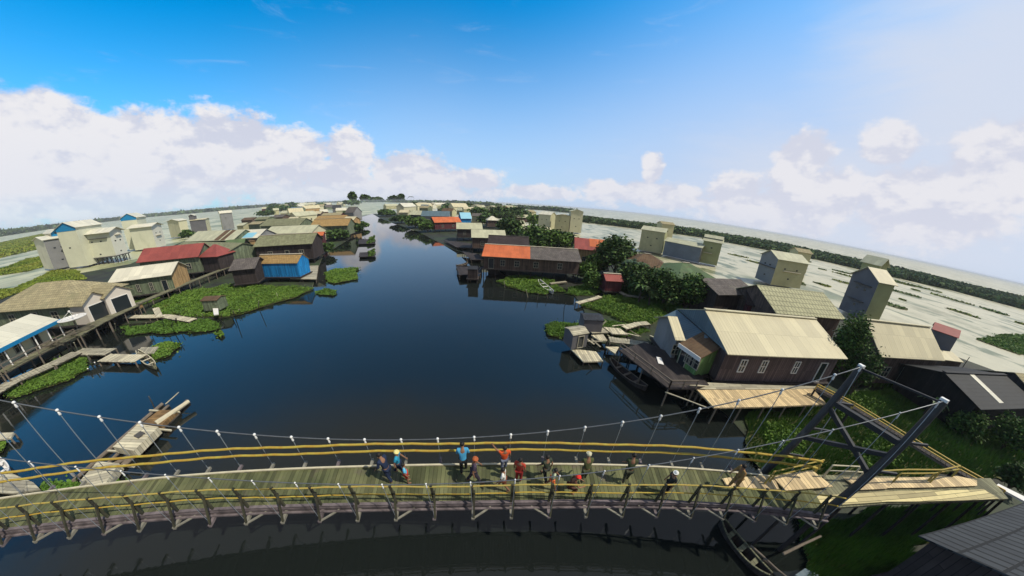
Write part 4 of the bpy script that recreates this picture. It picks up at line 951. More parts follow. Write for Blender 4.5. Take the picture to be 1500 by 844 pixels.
# far woods
def wood(name, line, m, n, h, depth, s):
    b = MB()
    for i in range(n):
        x = ru(line[0][0], line[-1][0]); w = P(x, interp(line, x), .1); w = w * (1 + depth * rnd() ** 1.5); w.z = 0
        k = (mnoise.noise(V((w.x * .012, w.y * .012, 0))) * .5 + .75)
        leaf_quad(b, w + V((0, 0, h * k * ru(.05, 1))), s * ru(.6, 1.4), 1.6, .5)
    return tag(b.build(name, m), kind='stuff')
wood('far_wood', [(842, 324), (900, 331), (1021, 347), (1200, 381), (1393, 425), (1530, 462)], L_wood, 30000, 4.4, .55, 1.8)
wood('far_wood', [(742, 304.5), (800, 308), (845, 313)], L_wood, 2500, 9.0, .3, 6.)
wood('distant_wood', [(-60, 361), (0, 347), (75, 335.5), (150, 325.5), (221, 317.5), (300, 311), (381, 304), (488, 297.3)], L_wood, 7000, 9., .12, 14.)
wood('distant_wood', [(488, 297.3), (560, 296.5), (645, 298.5), (722, 302)], L_wood, 4000, 10., .3, 12.)
# trees
T = [('dark thicket filling the space between the red hut and brown hipped roof', (925, 428), (922, 383), 60, L_dark, 2600),
     ('dense dark thicket in the middle of the palm grove', (968, 448), (965, 396), 70, L_dark, 2800),
     ('leafy green thicket before the faded green roof', (1000, 456), (1002, 398), 60, L_tree, 2400),
     ('dark bush at the corner of the dark plank house', (1043, 458), (1043, 418), 40, L_dark, 1800),
     ('low shaggy bush on the path to the red hut', (858, 412), (858, 384), 32, L_tree, 1200),
     ('dark bush beside the near pylon foot of the side walkway', (1402, 640), (1405, 592), 60, L_tree, 2200),
     ('broad dark bush in front of the slate roofed house', (1462, 660), (1462, 596), 80, L_tree, 2600),
     ('green bush at the wall of the broad cream roofed house', (1330, 566), (1332, 528), 50, L_tree, 1700),
     ('dark bush leaning on the near charcoal tile roof', (1470, 720), (1470, 660), 60, L_dark, 2000),
     ('bushes closing the narrow river head', (566, 317), (566, 308), 46, L_tree, 1200),
     ('dark green bush on the water edge at the river head', (588, 327), (588, 316), 28, L_dark, 1000),
     ('round dark broad tree by the red and orange roof, biggest crown on the right bank', (897, 404), (897, 349), 62, L_dark, 3200),
     ('leafy bush crown leaning against the left side of the biggest round tree', (872, 402), (870, 372), 38, L_tree, 1500),
     ('dense round tree behind the orange and grey long roof', (788, 370), (783, 331), 56, L_tree, 2200),
     ('lighter bushy tree right of the dense round tree', (814, 370), (806, 338), 44, L_lite, 1500),
     ('small globe shaped dark tree left of the red and orange roof', (829, 368), (829, 341), 30, L_dark, 1300),
     ('dark tree beside the pale green tin roof', (747, 351), (745, 320), 42, L_dark, 1700),
     ('wide low dark tree in front of the far cream towers', (743, 326), (740, 304), 66, L_dark, 1800),
     ('small light green tree before the white lean roof tower', (781, 331), (782, 314), 22, L_lite, 900),
     ('dark tree beside the little blue house', (702, 322), (699, 304), 30, L_tree, 1100),
     ('dark tree between blue house and brown walled white roof house', (711, 331), (713, 313), 22, L_dark, 900),
     ('bushy tree over the small orange roof', (660, 312), (660, 300), 34, L_tree, 900),
     ('green clump hugging the small orange roofed house by the water', (626, 340), (624, 324), 24, L_tree, 900),
     ('low green clump hanging over the water at the bend', (608, 334), (606, 318), 34, L_tree, 800),
     ('dark tree belt crown right of the far cream roofs', (640, 303), (640, 298), 40, L_tree, 600),
     ('bushy green tree beside the far white houses', (690, 308), (690, 299), 30, L_tree, 700),
     ('tree with loose leafy boughs between cream roofs on the right', proj(V((30.8, 13.6, .1))), (1262, 456), 56, L_tree, 3000),
     ('dark bush under the loose leafy tree', proj(V((31.2, 11.6, .1))), (1262, 500), 56, L_dark, 1700),
     ('bush with pale big leaves beside the slate roof', (1352, 600), (1350, 560), 44, L_lite, 1100),
     ('dark thicket under the palms by the red hut', (940, 440), (940, 398), 60, L_dark, 2400),
     ('dark thicket at the foot of the dark plank house', (1012, 454), (1012, 405), 60, L_dark, 2400),
     ('shaggy bush left of the red hut', (868, 425), (868, 398), 30, L_tree, 1000),
     ('round bush hugging the ochre roofed house at the water', (521, 344), (519, 326), 24, L_dark, 900),
     ('green bush standing in the river below the ochre roof', (531, 335), (531, 325), 20, L_lite, 700),
     ('bush below the ochre roof facing the river', (495, 352), (492, 338), 40, L_dark, 1200),
     ('low bush at the corner of the olive roofed house', (478, 372), (478, 355), 24, L_dark, 900),
     ('bush between the white towers and the dark red roof', (276, 350), (275, 337), 22, L_tree, 700),
     ('low trees behind the dark red walled house', (390, 318), (390, 309), 40, L_dark, 700),
     ('bush among the pale far roofs on the left bank', (448, 322), (446, 314), 30, L_tree, 700),
     ('dark bush at the upper left river end', (515, 320), (514, 309), 24, L_dark, 700)]
for lab, ba, to, w, m, n in T: tree(lab, ba, to, w, m, n, trunk_h=.12)
for i in range(16):
    x = ru(395, 520) if i % 2 else ru(605, 735); y0 = interp([(360, 307), (430, 303), (500, 300), (600, 300), (740, 306)], x) + ru(2, 9)
    tree('bushy tree crowded between the far village roofs', (x, y0), (x, y0 - ru(6, 10)), ru(14, 30), L_tree if i % 3 else L_dark, 260, trunk_h=.1, group='trees crowded in the far village')
# trees on the skyline far up the river
for lab, ba, to, w in (('tall square crowned tree on the far skyline, left of the river head', (517, 296), (516, 283.5), 13), ('lower pointed tree beside the tall square crowned skyline tree', (536, 296), (535, 286), 15),
                       ('flat topped skyline tree above the river head', (576, 296.5), (575, 288), 15), ('round skyline tree right of the flat topped one', (588, 296.5), (588, 285), 10), ('spreading low skyline tree between the tall ones', (552, 296), (552, 289.5), 20)):
    tree(lab, ba, to, w, L_dark, 700, trunk_h=.1, group='tall trees on the far skyline')
palm('slim lone palm on the far skyline', (602, 297), (602, 285.5), L_palm, 9, group='tall trees on the far skyline')
for lab, ba, to in (('feathery palm close behind the small red hut', (925, 425), (925, 372)), ('spreading palm in the middle of the grove', (962, 438), (962, 385)), ('palm nearest the faded green roof', (985, 440), (990, 390)), ('short palm in front of the grove', (950, 450), (948, 412))):
    palm(lab, ba, to, L_palm, 12)
for lab, ba, to in (('banana plant with pale torn leaves beside the dark plank house', (1022, 452), (1020, 412)), ('banana plant with broad leaves at the front of the grove', (1000, 455), (1000, 418)), ('leaning banana plant beside the red hut', (935, 445), (940, 408)), ('young banana plant at the right end of the grove', (1038, 455), (1036, 425))):
    palm(lab, ba, to, L_banana, 9, name='banana_plant', broad=.26, cat='banana plant')
palm('banana plant with pale leaves by the slate roof', (1350, 612), (1350, 565), L_banana, 8, name='banana_plant', broad=.2, cat='banana plant')
# ------------------------------------------------------------------ decks, walkways, boats
def deck(name, label, pts, z, m, t=.12, st=True, group=None, cat='deck', posts=None, z0=-.5, rail=None, pm=None, bear=True):
    W_ = [P(x, y, z) for x, y in pts]
    N = sum((W_[i].x * W_[(i + 1) % len(W_)].y - W_[(i + 1) % len(W_)].x * W_[i].y) for i in range(len(W_)))
    if N < 0: W_ = W_[::-1]
    c = sum(W_, V((0, 0, 0))) / len(W_)
    root = thing(name, label, cat, (c.x, c.y, 0), group)
    b = MB(); b.prism(W_, t); b.build('planks', m, root)
    if st:
        first = None; k = 0
        for a, e in zip(W_, W_[1:] + W_[:1]):
            n = max(1, int((e - a).length / 1.9))
            for i in range(n):
                p = a.lerp(e, i / n).lerp(c, .04)
                if first is None:
                    s = MB(); s.tube([V((p.x, p.y, z0)), V((p.x, p.y, z - t + .01))], .06, 6); first = s.build('post', pm or P_post, root); p0 = p
                else:
                    q = copy_obj(first, root); q.location = V((p.x - p0.x, p.y - p0.y, 0))
    if rail:
        m_, h, edges, rr = rail
        b = MB()
        for (i, j) in edges:
            a, e = P(*pts[i], z), P(*pts[j], z); n = max(2, int((e - a).length / 1.6))
            for k in range(n + 1):
                p = a.lerp(e, k / n); b.beam(p, p + V((0, 0, h)), .07, .07)
            b.beam(a + V((0, 0, h)), e + V((0, 0, h)), .06, .09); b.beam(a + V((0, 0, h * .55)), e + V((0, 0, h * .55)), .05, .06)
        b.build('railing', m_, root)
    return root
def walkway(name, label, line, z, w, m, group='plank walkways', rail=None, pm=None, cat='walkway', post=True, z0=-.5):
    C_ = [P(x, y, z) for x, y in line]
    root = thing(name, label, cat, (C_[0].x, C_[0].y, 0), group)
    b = MB(); r = MB(); first = None
    for a, e in zip(C_, C_[1:]):
        d = (e - a).normalized(); s = V((d.y, -d.x, 0)) * w / 2
        n = max(1, int((e - a).length / .24))
        for i in range(n):
            p, q = a.lerp(e, i / n), a.lerp(e, (i + .9) / n); f = ru(.93, 1.06); dz = V((0, 0, ru(-.012, .012)))
            b.prism([p + s * f + dz, q + s * f + dz, q - s * f + dz, p - s * f + dz], .045)
        for sg in (-1, 1):
            r.beam(a + s * sg * .8 - V((0, 0, .11)), e + s * sg * .8 - V((0, 0, .11)), .09, .12)
        k = max(1, int((e - a).length / 2.0))
        for i in range(k + 1):
            for sg in (-1, 1):
                if not post: continue
                p = a.lerp(e, i / k) + s * sg * .85
                if first is None:
                    t = MB(); t.tube([V((p.x, p.y, z0)), V((p.x, p.y, z - .05))], .065, 6); first = t.build('post', pm or P_post, root); p0 = p
                else:
                    q = copy_obj(first, root); q.location = V((p.x - p0.x, p.y - p0.y, 0))
    b.build('planks', m, root); r.build('bearers', P_post, root)
    if rail:
        rm, h, sides, rw = rail; b = MB()
        for sg in sides:
            for a, e in zip(C_, C_[1:]):
                d = (e - a).normalized(); s = V((d.y, -d.x, 0)) * w / 2 * sg
                k = max(1, int((e - a).length / 1.8))
                for i in range(k + 1):
                    p = a.lerp(e, i / k) + s; b.beam(p - V((0, 0, .1)), p + V((0, 0, h)), .07, .07)
                for hh in (h, h * .55): b.beam(a + s + V((0, 0, hh)), e + s + V((0, 0, hh)), rw, rw)
        b.build('railing', rm, root)
    return root
# left bank walkways
walkway('walkway', 'raised grey green plank walkway in front of the blue fascia house', [(-40, 563), (0, 546), (50, 520), (104, 493)], 1.5, 1.5, D_olive, rail=(P_post, .8, (1,), .07))
walkway('walkway', 'broad worn plank walkway on tall posts before the arched porches', [(104, 493), (146, 470), (192, 448)], 1.6, 2.3, D_olive)
walkway('walkway', 'long straight walkway climbing from the porches to the red roofed house', [(192, 448), (240, 428), (300, 404), (345, 387)], 1.4, 1.2, D_olive)
walkway('walkway', 'lower plank walkway with poles along the green bank, left edge', [(-30, 588), (20, 558), (75, 534), (112, 516)], .8, 1.6, D_pale)
walkway('jetty', 'pale plank jetty beside the small moored canoe', [(152, 524), (205, 525)], .6, 1.3, D_straw, cat='jetty')
walkway('jetty', 'bleached plank jetty just behind the pale jetty', [(112, 515), (161, 515)], .6, 1.3, D_pale, cat='jetty')
walkway('jetty', 'thin plank path to the floating plants, left of the rusty toilet hut', [(183, 464), (243, 463), (282, 469)], .5, 1.0, D_straw, cat='jetty')
deck('landing', 'short upright plank landing beside the thin plank path', [(222, 452), (232, 450), (238, 463), (228, 465)], .7, D_straw, group=None, cat='landing')
deck('platform', 'low grey plank platform in the water right of the blue hut', [(437, 390), (467, 389), (464, 409), (424, 408)], .7, D_pale, cat='platform')
deck('floating_mat', 'greenish woven cover laid on the floating plants by the canoe', [(199, 518), (206, 509), (231, 508), (224, 518)], .35, D_pale, st=False, cat='mat')
deck('jetty', 'straw coloured plank scrap jutting in at the left frame edge', [(-12, 634), (22, 633), (17, 641), (-12, 645)], .5, D_straw, cat='jetty')
# rusty toilet hut in the plants, stack of rusty sheets
house('toilet_hut', 'tiny toilet hut with rusty roof standing in the floating plants', (292, 441), (317, 440), (305, 434), .9, 2.0, .6, M_brown, W_sage, ov=.1, end=.1, cat='hut', group=None)
deck('white_panel', 'white painted board leaning by the rusty toilet hut', [(311, 450), (319, 449), (320, 460), (313, 461)], .9, T_white, st=False, cat='board')
deck('rusty_sheets', 'stack of rusty roofing sheets on posts beside the walkway', [(191, 450), (206, 445), (209, 449), (195, 455)], 1.1, D_rust, cat='sheet stack')
# satellite dish
w = P(107, 469, 3.0); root = thing('satellite_dish', 'big white satellite dish on the bank before the arched porches', 'dish', (w.x, w.y, 0))
b = MB(); R_ = 1.25; N_ = 24
for i in range(5):
    for k in range(N_):
        def q(i_, k_):
            r = R_ * i_ / 5; a = 2 * math.pi * k_ / N_; return w + V((r * math.cos(a), r * math.sin(a), .28 * (i_ / 5) ** 2))
        b.poly([q(i, k), q(i + 1, k), q(i + 1, k + 1), q(i, k + 1)] if i else [q(0, 0), q(1, k), q(1, k + 1)])
o = b.build('bowl', T_white, root, smooth=True); md = o.modifiers.new('thick', 'SOLIDIFY'); md.thickness = .04; md.offset = 0
b = MB(); b.tube([(w.x, w.y, -.3), (w.x, w.y, w.z)], .07, 8); b.build('mast', P_post, root)
b = MB(); f = w + V((0, 0, 1.0)); b.ball(f, .12); [b.tube([w + V((math.cos(a) * R_ * .8, math.sin(a) * R_ * .8, .2)), f], .02, 5) for a in (0, 2.1, 4.2)]; b.build('feed_arm', T_white, root)
# bundles and clutter along the walkways
for lab, pts, z, m in (('pale heap of split bamboo on the walkway edge under the dish', [(106, 486), (120, 478), (136, 474), (124, 482), (112, 489)], 1.85, D_straw),
                       ('straw coloured heap of sticks on the walkway by the blue fascia house', [(66, 505), (78, 500), (84, 503), (72, 508)], 1.75, D_straw)):
    c = P(*pts[0], z); b = MB()
    ws = [P(x, y, z) for x, y in pts]; cen = sum(ws, V((0, 0, 0))) / len(ws); d = (ws[2] - ws[0]).normalized()
    for k in range(26):
        o_ = V((ru(-.35, .35), ru(-.35, .35), ru(-.25, .12))); dd = (d + V((ru(-.3, .3), ru(-.3, .3), ru(-.05, .15)))).normalized() * ru(.6, 1.2)
        b.tube([cen + o_ - dd, cen + o_ + dd], .035, 5)
    tag(b.build('stick_heap', m), lab, 'stick heap', 'stick heaps')
def pole(label, a, z0, b_, z1, r, m, name='pole', group='bamboo poles in the water'):
    p, q = P(*a, z0), P(*b_, z1)
    t = MB(); t.tube([p, p.lerp(q, .5) + V((.01, .02, 0)), q], [r, r * .9, r * .75], 7); return tag(t.build(name, m), label, 'pole', group)
pole('pale post with a white top standing in the green bank', (133, 535), -.2, (127, 520), 1.3, .06, P_pale)
pole('short white topped post at the green bank edge', (140, 536), -.2, (138, 531), .7, .07, T_white)
pole('white knob post nearest the dark water at the green bank', (129, 543), -.2, (128, 540), .5, .07, T_white)
pole('leaning grey post between the green bank and jetty', (116, 520), -.2, (108, 502), 1.6, .05, P_pale)
for i in range(9):
    x = 120 + i * 8 + ru(-2, 2)
    pole('thin grey stake under the broad worn walkway', (x + 4, 492 - i * 3.4 + ru(0, 5)), -.2, (x, 482 - i * 3.4), 1.3, .035, P_post, group='thin stakes under the walkway')
def boat(label, a, b_, wd, m, h=.35, name='canoe', cat='boat', group='canoes', z=.0, seats=3, inner=None):
    p, q = P(*a, z), P(*b_, z); d = q - p; L = d.length; d.normalize(); s = V((-d.y, d.x, 0))
    root = thing(name, label, cat, p.lerp(q, .5), group)
    def prof(t): return wd / 2 * max(.02, math.sin(math.pi * min(1, max(0, t * .94 + .03))) ** .55)
    n = 16; o, i_ = MB(), MB(); secs = []
    for k in range(n + 1):
        t = k / n; w_ = prof(t); sheer = h + .28 * abs(2 * t - 1) ** 2.5; keel = -.08 + .2 * abs(2 * t - 1) ** 4
        c = p + d * L * t
        secs.append([c + s * w_ + V((0, 0, sheer)), c + s * w_ * .72 + V((0, 0, keel + .1)), c + V((0, 0, keel)), c - s * w_ * .72 + V((0, 0, keel + .1)), c - s * w_ + V((0, 0, sheer))])
    for A, B in zip(secs, secs[1:]):
        for j in range(4): o.poly([A[j], A[j + 1], B[j + 1], B[j]])
    hull = o.build('hull', m, root); md = hull.modifiers.new('thick', 'SOLIDIFY'); md.thickness = .045; md.offset = 0
    for j in (0, 4):
        g = MB()
        for A, B in zip(secs, secs[1:]): g.beam(A[j], B[j], .06, .05)
        g.build('gunwale', inner or m, root)
    for k in range(seats):
        t = .25 + .5 * k / max(1, seats - 1); c = p + d * L * t; w_ = prof(t) * .92
        e = MB(); e.beam(c - s * w_ + V((0, 0, h - .03)), c + s * w_ + V((0, 0, h - .03)), .2, .035); e.build('seat', inner or m, root)
    return root
boat('small wooden canoe with a pale bow moored at the pale jetty', (204, 521), (229, 543), .75, D_olive, inner=D_straw)
boat('long dark canoe tied under the veranda of the cream roofed house', (893, 533), (944, 574), .9, D_dark, inner=P_post)
boat('long narrow canoe with pale gunwales under the bridge, bottom right', (1051, 770), (1118, 850), .62, D_dark, inner=D_olive, seats=3)
boat('grey white motor canoe nosing into the plants by the long orange roof', (790, 414), (810, 432), 1.1, mat('grey painted boat hull', (.28, .31, .34), .5, .1, 2.), inner=T_white)
boat('little canoe floating off the right bank behind the plank landing', (668, 392), (684, 388), .9, D_dark, inner=P_post)
boat('dark canoe moored close to the small orange roofed house', (614, 337), (626, 335), 1.0, D_dark, inner=P_post)
# raft with plank cabins on the left
zr_ = .45
def rp(x, y, z=zr_): return P(x, y, z)
c0 = rp(190, 650); root = thing('raft', 'long log raft with two pale plank boxes and a rust brown deck', 'raft', (c0.x, c0.y, 0))
def boxhut(name, q, z, h, m):
    W_ = [P(x, y, z + h) for x, y in q]
    N = sum((W_[i].x * W_[(i + 1) % 4].y - W_[(i + 1) % 4].x * W_[i].y) for i in range(4))
    if N < 0: W_ = W_[::-1]
    b = MB(); b.prism(W_, h); return b.build(name, m, root)
lid = boxhut('plank_box', [(165, 655), (201, 621.5), (231, 626), (195, 661)], .35, .5, D_straw)
b = MB(); A, B, C, D_ = [P(x, y, .86) for x, y in ((165, 655), (201, 621.5), (231, 626), (195, 661))]
b.beam(A.lerp(B, .6), D_.lerp(C, .6), .06, .05); b.beam(A.lerp(B, .02), D_.lerp(C, .02), .07, .05); b.beam(A.lerp(B, .98), D_.lerp(C, .98), .07, .05); b.build('cover_strip', P_pale, lid)
b = MB(); b.box(A.lerp(C, .58) + V((0, 0, .02)), .5, .4, .12); b.build('hatch', T_dark, lid)
boxhut('rust_deck', [(208, 620), (232, 601), (258, 601), (235, 624)], .2, .3, D_rust)
boxhut('front_box', [(117, 705), (143, 675.5), (174, 679), (152, 712)], .2, .5, D_straw)
for a, e, r in (((150, 690), (199, 663), .13), ((158, 705), (274, 588), .16), ((152, 712), (262, 605), .12), ((100, 712), (237, 592), .12), ((131, 706), (246, 594), .1)):
    t = MB(); t.tube([P(*a, .12), P(*e, .12)], r, 7); t.build('log', P_post, root)
t = MB(); t.tube([P(228, 621, .5), P(276, 588, .55)], [.2, .13], 8); t.build('peeled_log', P_pale, root)
for a, e in (((158, 660.5), (203, 663)), ((218, 601.5), (262, 604)), ((210, 627), (250, 631)), ((180, 682), (196, 684))):
    t = MB(); t.beam(P(*a, .36), P(*e, .36), .1, .09); t.build('cross_beam', P_pale, root)
pole('thin pale bamboo pole slanting off the far end of the raft', (242, 592), .4, (261, 575), 1.0, .04, P_pale)
pole('upright blue grey stake beside the far end of the raft', (226, 600), -.2, (217, 581), 1.3, .04, P_post)
pole('white stake between the bridge ropes and the front box of the raft', (112, 700), -.2, (90, 680), 1.3, .06, T_white)
# scraps of planks and plants by the bridge's left end
deck('plank_scrap', 'pile of pale plank scraps on the water under the left bridge end', [(-20, 700), (12, 690), (50, 706), (60, 716), (20, 722), (-20, 720)], .5, D_pale, st=False, cat='plank pile')
boat('white boat nosing in from the left frame edge by the ropes', (-16, 672), (20, 704), .8, T_white, inner=T_white)
patch('water_plants', [(60, 712), (110, 700), (130, 712), (170, 716), (168, 726), (80, 728)], L_hya2, 1500, .14, .3, .3)
deck('jetty', 'dark jetty with posts off the end of the long orange roofed house', [(668, 390), (706, 391), (704, 401), (672, 403)], .9, D_dark, cat='jetty')
house('toilet_hut', 'dark toilet hut standing in water off the orange roofed house', (684, 394), (699, 394.5), (692, 389), .8, 2.4, .8, M_slate, W_dark, ov=.06, end=.06, cat='hut', group=None)
deck('jetty', 'low dark jetty before the greenish white roofed house', [(650, 352), (690, 356), (700, 364), (668, 362)], .8, D_dark, cat='jetty')
deck('jetty', 'plank jetty below the pale tin roof by the orange roofed house', [(676, 368), (702, 372), (706, 380), (690, 380)], .8, D_dark, cat='jetty')
for i in range(34):                                            # mooring stakes along both shores
    if i % 2: x = ru(655, 850); y = interp([(655, 366), (700, 400), (725, 425), (830, 452), (850, 500)], x) + ru(-6, 4)
    else: x = ru(120, 470); y = interp([(120, 505), (200, 488), (330, 474), (400, 444), (470, 420)], x) + ru(-8, 0)
    pole('thin mooring stake standing at the water edge', (x, y), -.3, (x + ru(-4, 4), y - ru(6, 14)), ru(.8, 1.8), ru(.035, .06), random.choice([P_post, P_dark, P_pale]), group='mooring stakes along the shores')
for i in range(16):
    x = ru(860, 960); y = ru(470, 512); q = P(x, y, .5); d = V((ru(-1, 1), ru(-1, 1), 0)).normalized()
    t = MB(); t.beam(q - d * ru(.5, 1.1), q + d * ru(.5, 1.1) + V((0, 0, ru(-.05, .25))), .16, .04)
    tag(t.build('loose_plank', random.choice([D_straw, D_pale, D_olive])), 'loose plank lying in the plants by the landings', 'plank', 'loose planks by the landings')
# rafts in the river far up
for lab, a, w_ in (('floating plant raft with dark shed in the river, upper one', (526, 354), 22), ('floating plant raft in the river, lower one with a green end', (527, 373), 22)):
    deck('river_raft', lab, [(a[0], a[1] - 3), (a[0] + w_, a[1] - 4), (a[0] + w_ + 1, a[1] + 3), (a[0] - 1, a[1] + 3.5)], .5, D_dark, st=False, cat='raft', group='rafts in mid river')
patch('water_plants', [(539, 352), (548, 347), (549, 356), (541, 358)], L_lite, 500, .35, .5, 1.0, z=.4)
patch('water_plants', [(541, 369), (547, 366), (549, 376), (540, 377)], L_lite, 400, .35, .5, .6, z=.4)
# right bank: veranda, terrace, toilets and plank landings
deck('veranda', 'dark shaded plank veranda on tall stilts before the green annex', [(907, 513), (944, 501), (985, 518), (1024, 548), (1038, 563), (1018, 569), (979, 569)], 1.7, D_dark, rail=(P_post, .7, ((0, 6), (6, 5)), .08), pm=P_post, cat='veranda')  # dark plank colour includes the shade cast by the house
deck('white_panel', 'white board lying on the dark veranda floor', [(961, 522), (968, 524), (972, 534), (964, 532)], 1.78, T_white, t=.03, st=False, cat='board')
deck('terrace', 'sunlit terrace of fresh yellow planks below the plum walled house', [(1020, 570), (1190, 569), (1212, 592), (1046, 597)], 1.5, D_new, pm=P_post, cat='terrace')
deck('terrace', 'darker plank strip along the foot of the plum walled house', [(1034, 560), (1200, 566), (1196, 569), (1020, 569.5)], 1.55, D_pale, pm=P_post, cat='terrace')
for lab, q, z, m in (('sunlit straw plank landing low over the water, corner frayed', [(836, 511), (873, 515), (884, 529), (855, 530)], .45, D_straw),
                     ('pale tilted plank landing at the edge of the green patch', [(884, 479), (908, 481), (920, 490), (897, 489)], .8, D_straw),
                     ('small plank landing beside the violet toilet hut', [(860, 482), (885, 480), (893, 487), (868, 488)], .7, D_pale),
                     ('thin plank landing below the violet toilet hut', [(866, 491), (884, 490), (890, 499), (878, 499)], .6, D_straw),
                     ('triangular plank landing by the dark veranda', [(887, 508), (907, 508), (901, 518)], .7, D_straw),
                     ('small plank step by the veranda corner', [(924, 513), (942, 512), (940, 516), (926, 516)], 1.2, D_straw)):
    deck('plank_landing', lab, q, z, m, group='plank landings on the right bank', cat='landing', pm=P_dark)
walkway('walkway', 'grey plank walkway from the water to the porch hut', [(893, 497), (920, 500), (951, 505)], 1.1, 1.0, D_pale)
walkway('walkway', 'thin pale plank path up to the grey porch gable', [(914, 480), (934, 474), (950, 473)], .9, .8, D_straw)
walkway('walkway', 'pale plank path leading to the red hut', [(843, 399), (868, 406), (890, 414)], .9, .7, D_pale)
walkway('walkway', 'plank path between the red hut and the thicket', [(903, 424), (917, 432), (945, 436)], .9, .7, D_pale)
walkway('walkway', 'yellow plank path with frayed ends on the green bank edge', [(846, 444), (868, 438), (880, 434)], .6, .7, D_straw)
walkway('jetty', 'light driftwood jetty sticking out of the plants by the motor canoe', [(807, 415), (830, 412)], .6, .5, D_pale, cat='jetty')
house('toilet_hut', 'violet grey tin toilet hut over the water', (856, 469), (886, 470), (870, 462), .9, 2.1, .7, M_slate, mat('violet grey tin wall', (.12, .115, .13), .6, .15, 1.), ov=.08, end=.08, cat='hut', group=None)
house('toilet_hut', 'dark toilet hut with open doorway behind the frayed straw landing', (840, 492), (864, 488), (852, 484), .8, 2.1, .6, D_pale, W_slate, ov=.06, end=.06, cat='hut', group=None, wins=[(.55, .6, 1.2, .05, 'door')])
pole('dark stake leaning in the water below the frayed landing', (869, 545), -.2, (862, 533), .6, .05, P_dark)
pole('pale bamboo pole resting off the veranda toward the bridge', (974, 574), 1.3, (1038, 598), 1.3, .05, P_pale)
pole('pale pole lying along the terrace edge', (1010, 564), 1.85, (1040, 566), 1.85, .06, P_pale)
pole('leaning utility pole before the streaked green roof', (1146, 456), .3, (1158, 427), 5.6, .09, P_dark)
pole('bare forked stake right of the broad cream roof', (1405, 546), .3, (1420, 523), 3.0, .05, P_dark)
for i, (a, e, z) in enumerate((((1118, 820), (1158, 850), .1), ((1148, 812), (1203, 786), 1.2), ((1100, 800), (1140, 836), .3))):
    pole('loose pale pole by the canoe under the bridge, %s' % ('lowest', 'slanting toward the pylon foot', 'beside the hull')[i], a, z, e, z + .2, .06, P_post)
deck('tin_sheet', 'loose bluish tin sheet lying near the bottom frame edge', [(1165, 843), (1180, 833), (1200, 843), (1186, 850)], .4, M_bluegrey, st=False, cat='tin sheet')
deck('tin_sheet', 'tilted white board fixed at the right edge behind the landing', [(1457, 711), (1461, 708), (1502, 728), (1502, 735)], 2.4, T_white, st=False, cat='board')
# ------------------------------------------------------------------ suspension footbridge
ZD = 3.3
FAR = [(-60, 744), (0, 735), (32, 730), (121, 722), (181, 716), (300, 704), (381, 691), (461, 684), (562, 678), (672, 676.5), (713, 678), (778, 681), (796, 682), (894, 687), (960, 692), (1057, 699), (1135, 698), (1180, 697)]
NEAR = [(-60, 775), (0, 766), (121, 761), (242, 752), (280, 748), (421, 739), (562, 730), (640, 729), (772, 729), (864, 732), (936, 735), (960, 737), (1067, 741), (1160, 744), (1215, 743)]
def poly_w(px, z):
    out = []
    for a, b_ in zip(px, px[1:]):
        n = max(1, int((b_[0] - a[0]) / 12))
        out += [P(a[0] + (b_[0] - a[0]) * i / n, a[1] + (b_[1] - a[1]) * i / n, z) for i in range(n)]
    return out + [P(*px[-1], z)]
fw_, nw_ = poly_w(FAR, ZD), poly_w(NEAR, ZD)
mid = []
for p in fw_:
    q = min(nw_, key=lambda r: (r - p).length); mid.append((p + q) / 2)
# smooth quadratic y(x) fit keeps the span a clean curve
xs_ = [p.x for p in mid]; ys_ = [p.y for p in mid]
rows = [[1, x / 10, (x / 10) ** 2, (x / 10) ** 3] for x in xs_]
cf = solve([[sum(r[i] * r[j] for r in rows) for j in range(4)] for i in range(4)], [sum(r[i] * y for r, y in zip(rows, ys_)) for i in range(4)])
def yc(x): return sum(c * (x / 10) ** i for i, c in enumerate(cf))
X0, X1 = min(xs_) - 1.5, 13.2
DW = .74
sts = []; x = X0
while x < X1:
    dy = (yc(x + .05) - yc(x - .05)) / .1; t = V((1, dy, 0)).normalized(); sts.append((V((x, yc(x), ZD)), t, V((-t.y, t.x, 0)))); x += .12 * t.x
def at(s):                                                     # s in [0, 1] along the bridge
    f = s * (len(sts) - 1); i = min(int(f), len(sts) - 2); k = f - i
    a, b_ = sts[i], sts[i + 1]
    return a[0].lerp(b_[0], k), a[1], a[2]
LEN = .12 * (len(sts) - 1)
br = thing('suspension_bridge', 'plank suspension footbridge with yellow rope rails and steel pylons across the river', 'footbridge', (0, yc(0), 0))
dk = MB(); NP = int(LEN / .155)
for i in range(NP):
    a, t, n = at(i / NP); b_, t2, n2 = at((i + .93) / NP); w0, w1 = DW + ru(-.03, .03), DW + ru(-.03, .03); dz = V((0, 0, ru(-.008, .008)))
    dk.prism([a - n * w1 + dz, b_ - n2 * w1 + dz, b_ + n2 * w0 + dz, a + n * w0 + dz], .04)
D_bridge = mat('bridge planks', (.082, .098, .040), .85, .32, .8, c2=(.135, .135, .062), leaf=False, bump=.3, stain=((.10, .07, .07), .9, .55))
ntb = D_bridge.node_tree                                        # each plank keeps its own tone
gm = [n for n in ntb.nodes if n.bl_idname == 'ShaderNodeNewGeometry'][0]; bs = ntb.nodes['Principled BSDF']; old = bs.inputs['Base Color'].links[0].from_socket
rm_ = ntb.nodes.new('ShaderNodeMapRange'); rm_.inputs[3].default_value = .62; rm_.inputs[4].default_value = 1.4; ntb.links.new(gm.outputs['Random Per Island'], rm_.inputs[0])
mm = ntb.nodes.new('ShaderNodeVectorMath'); mm.operation = 'SCALE'; ntb.links.new(old, mm.inputs[0]); ntb.links.new(rm_.outputs[0], mm.inputs['Scale']); ntb.links.new(mm.outputs[0], bs.inputs['Base Color'])
dk.build('deck', D_bridge, br)
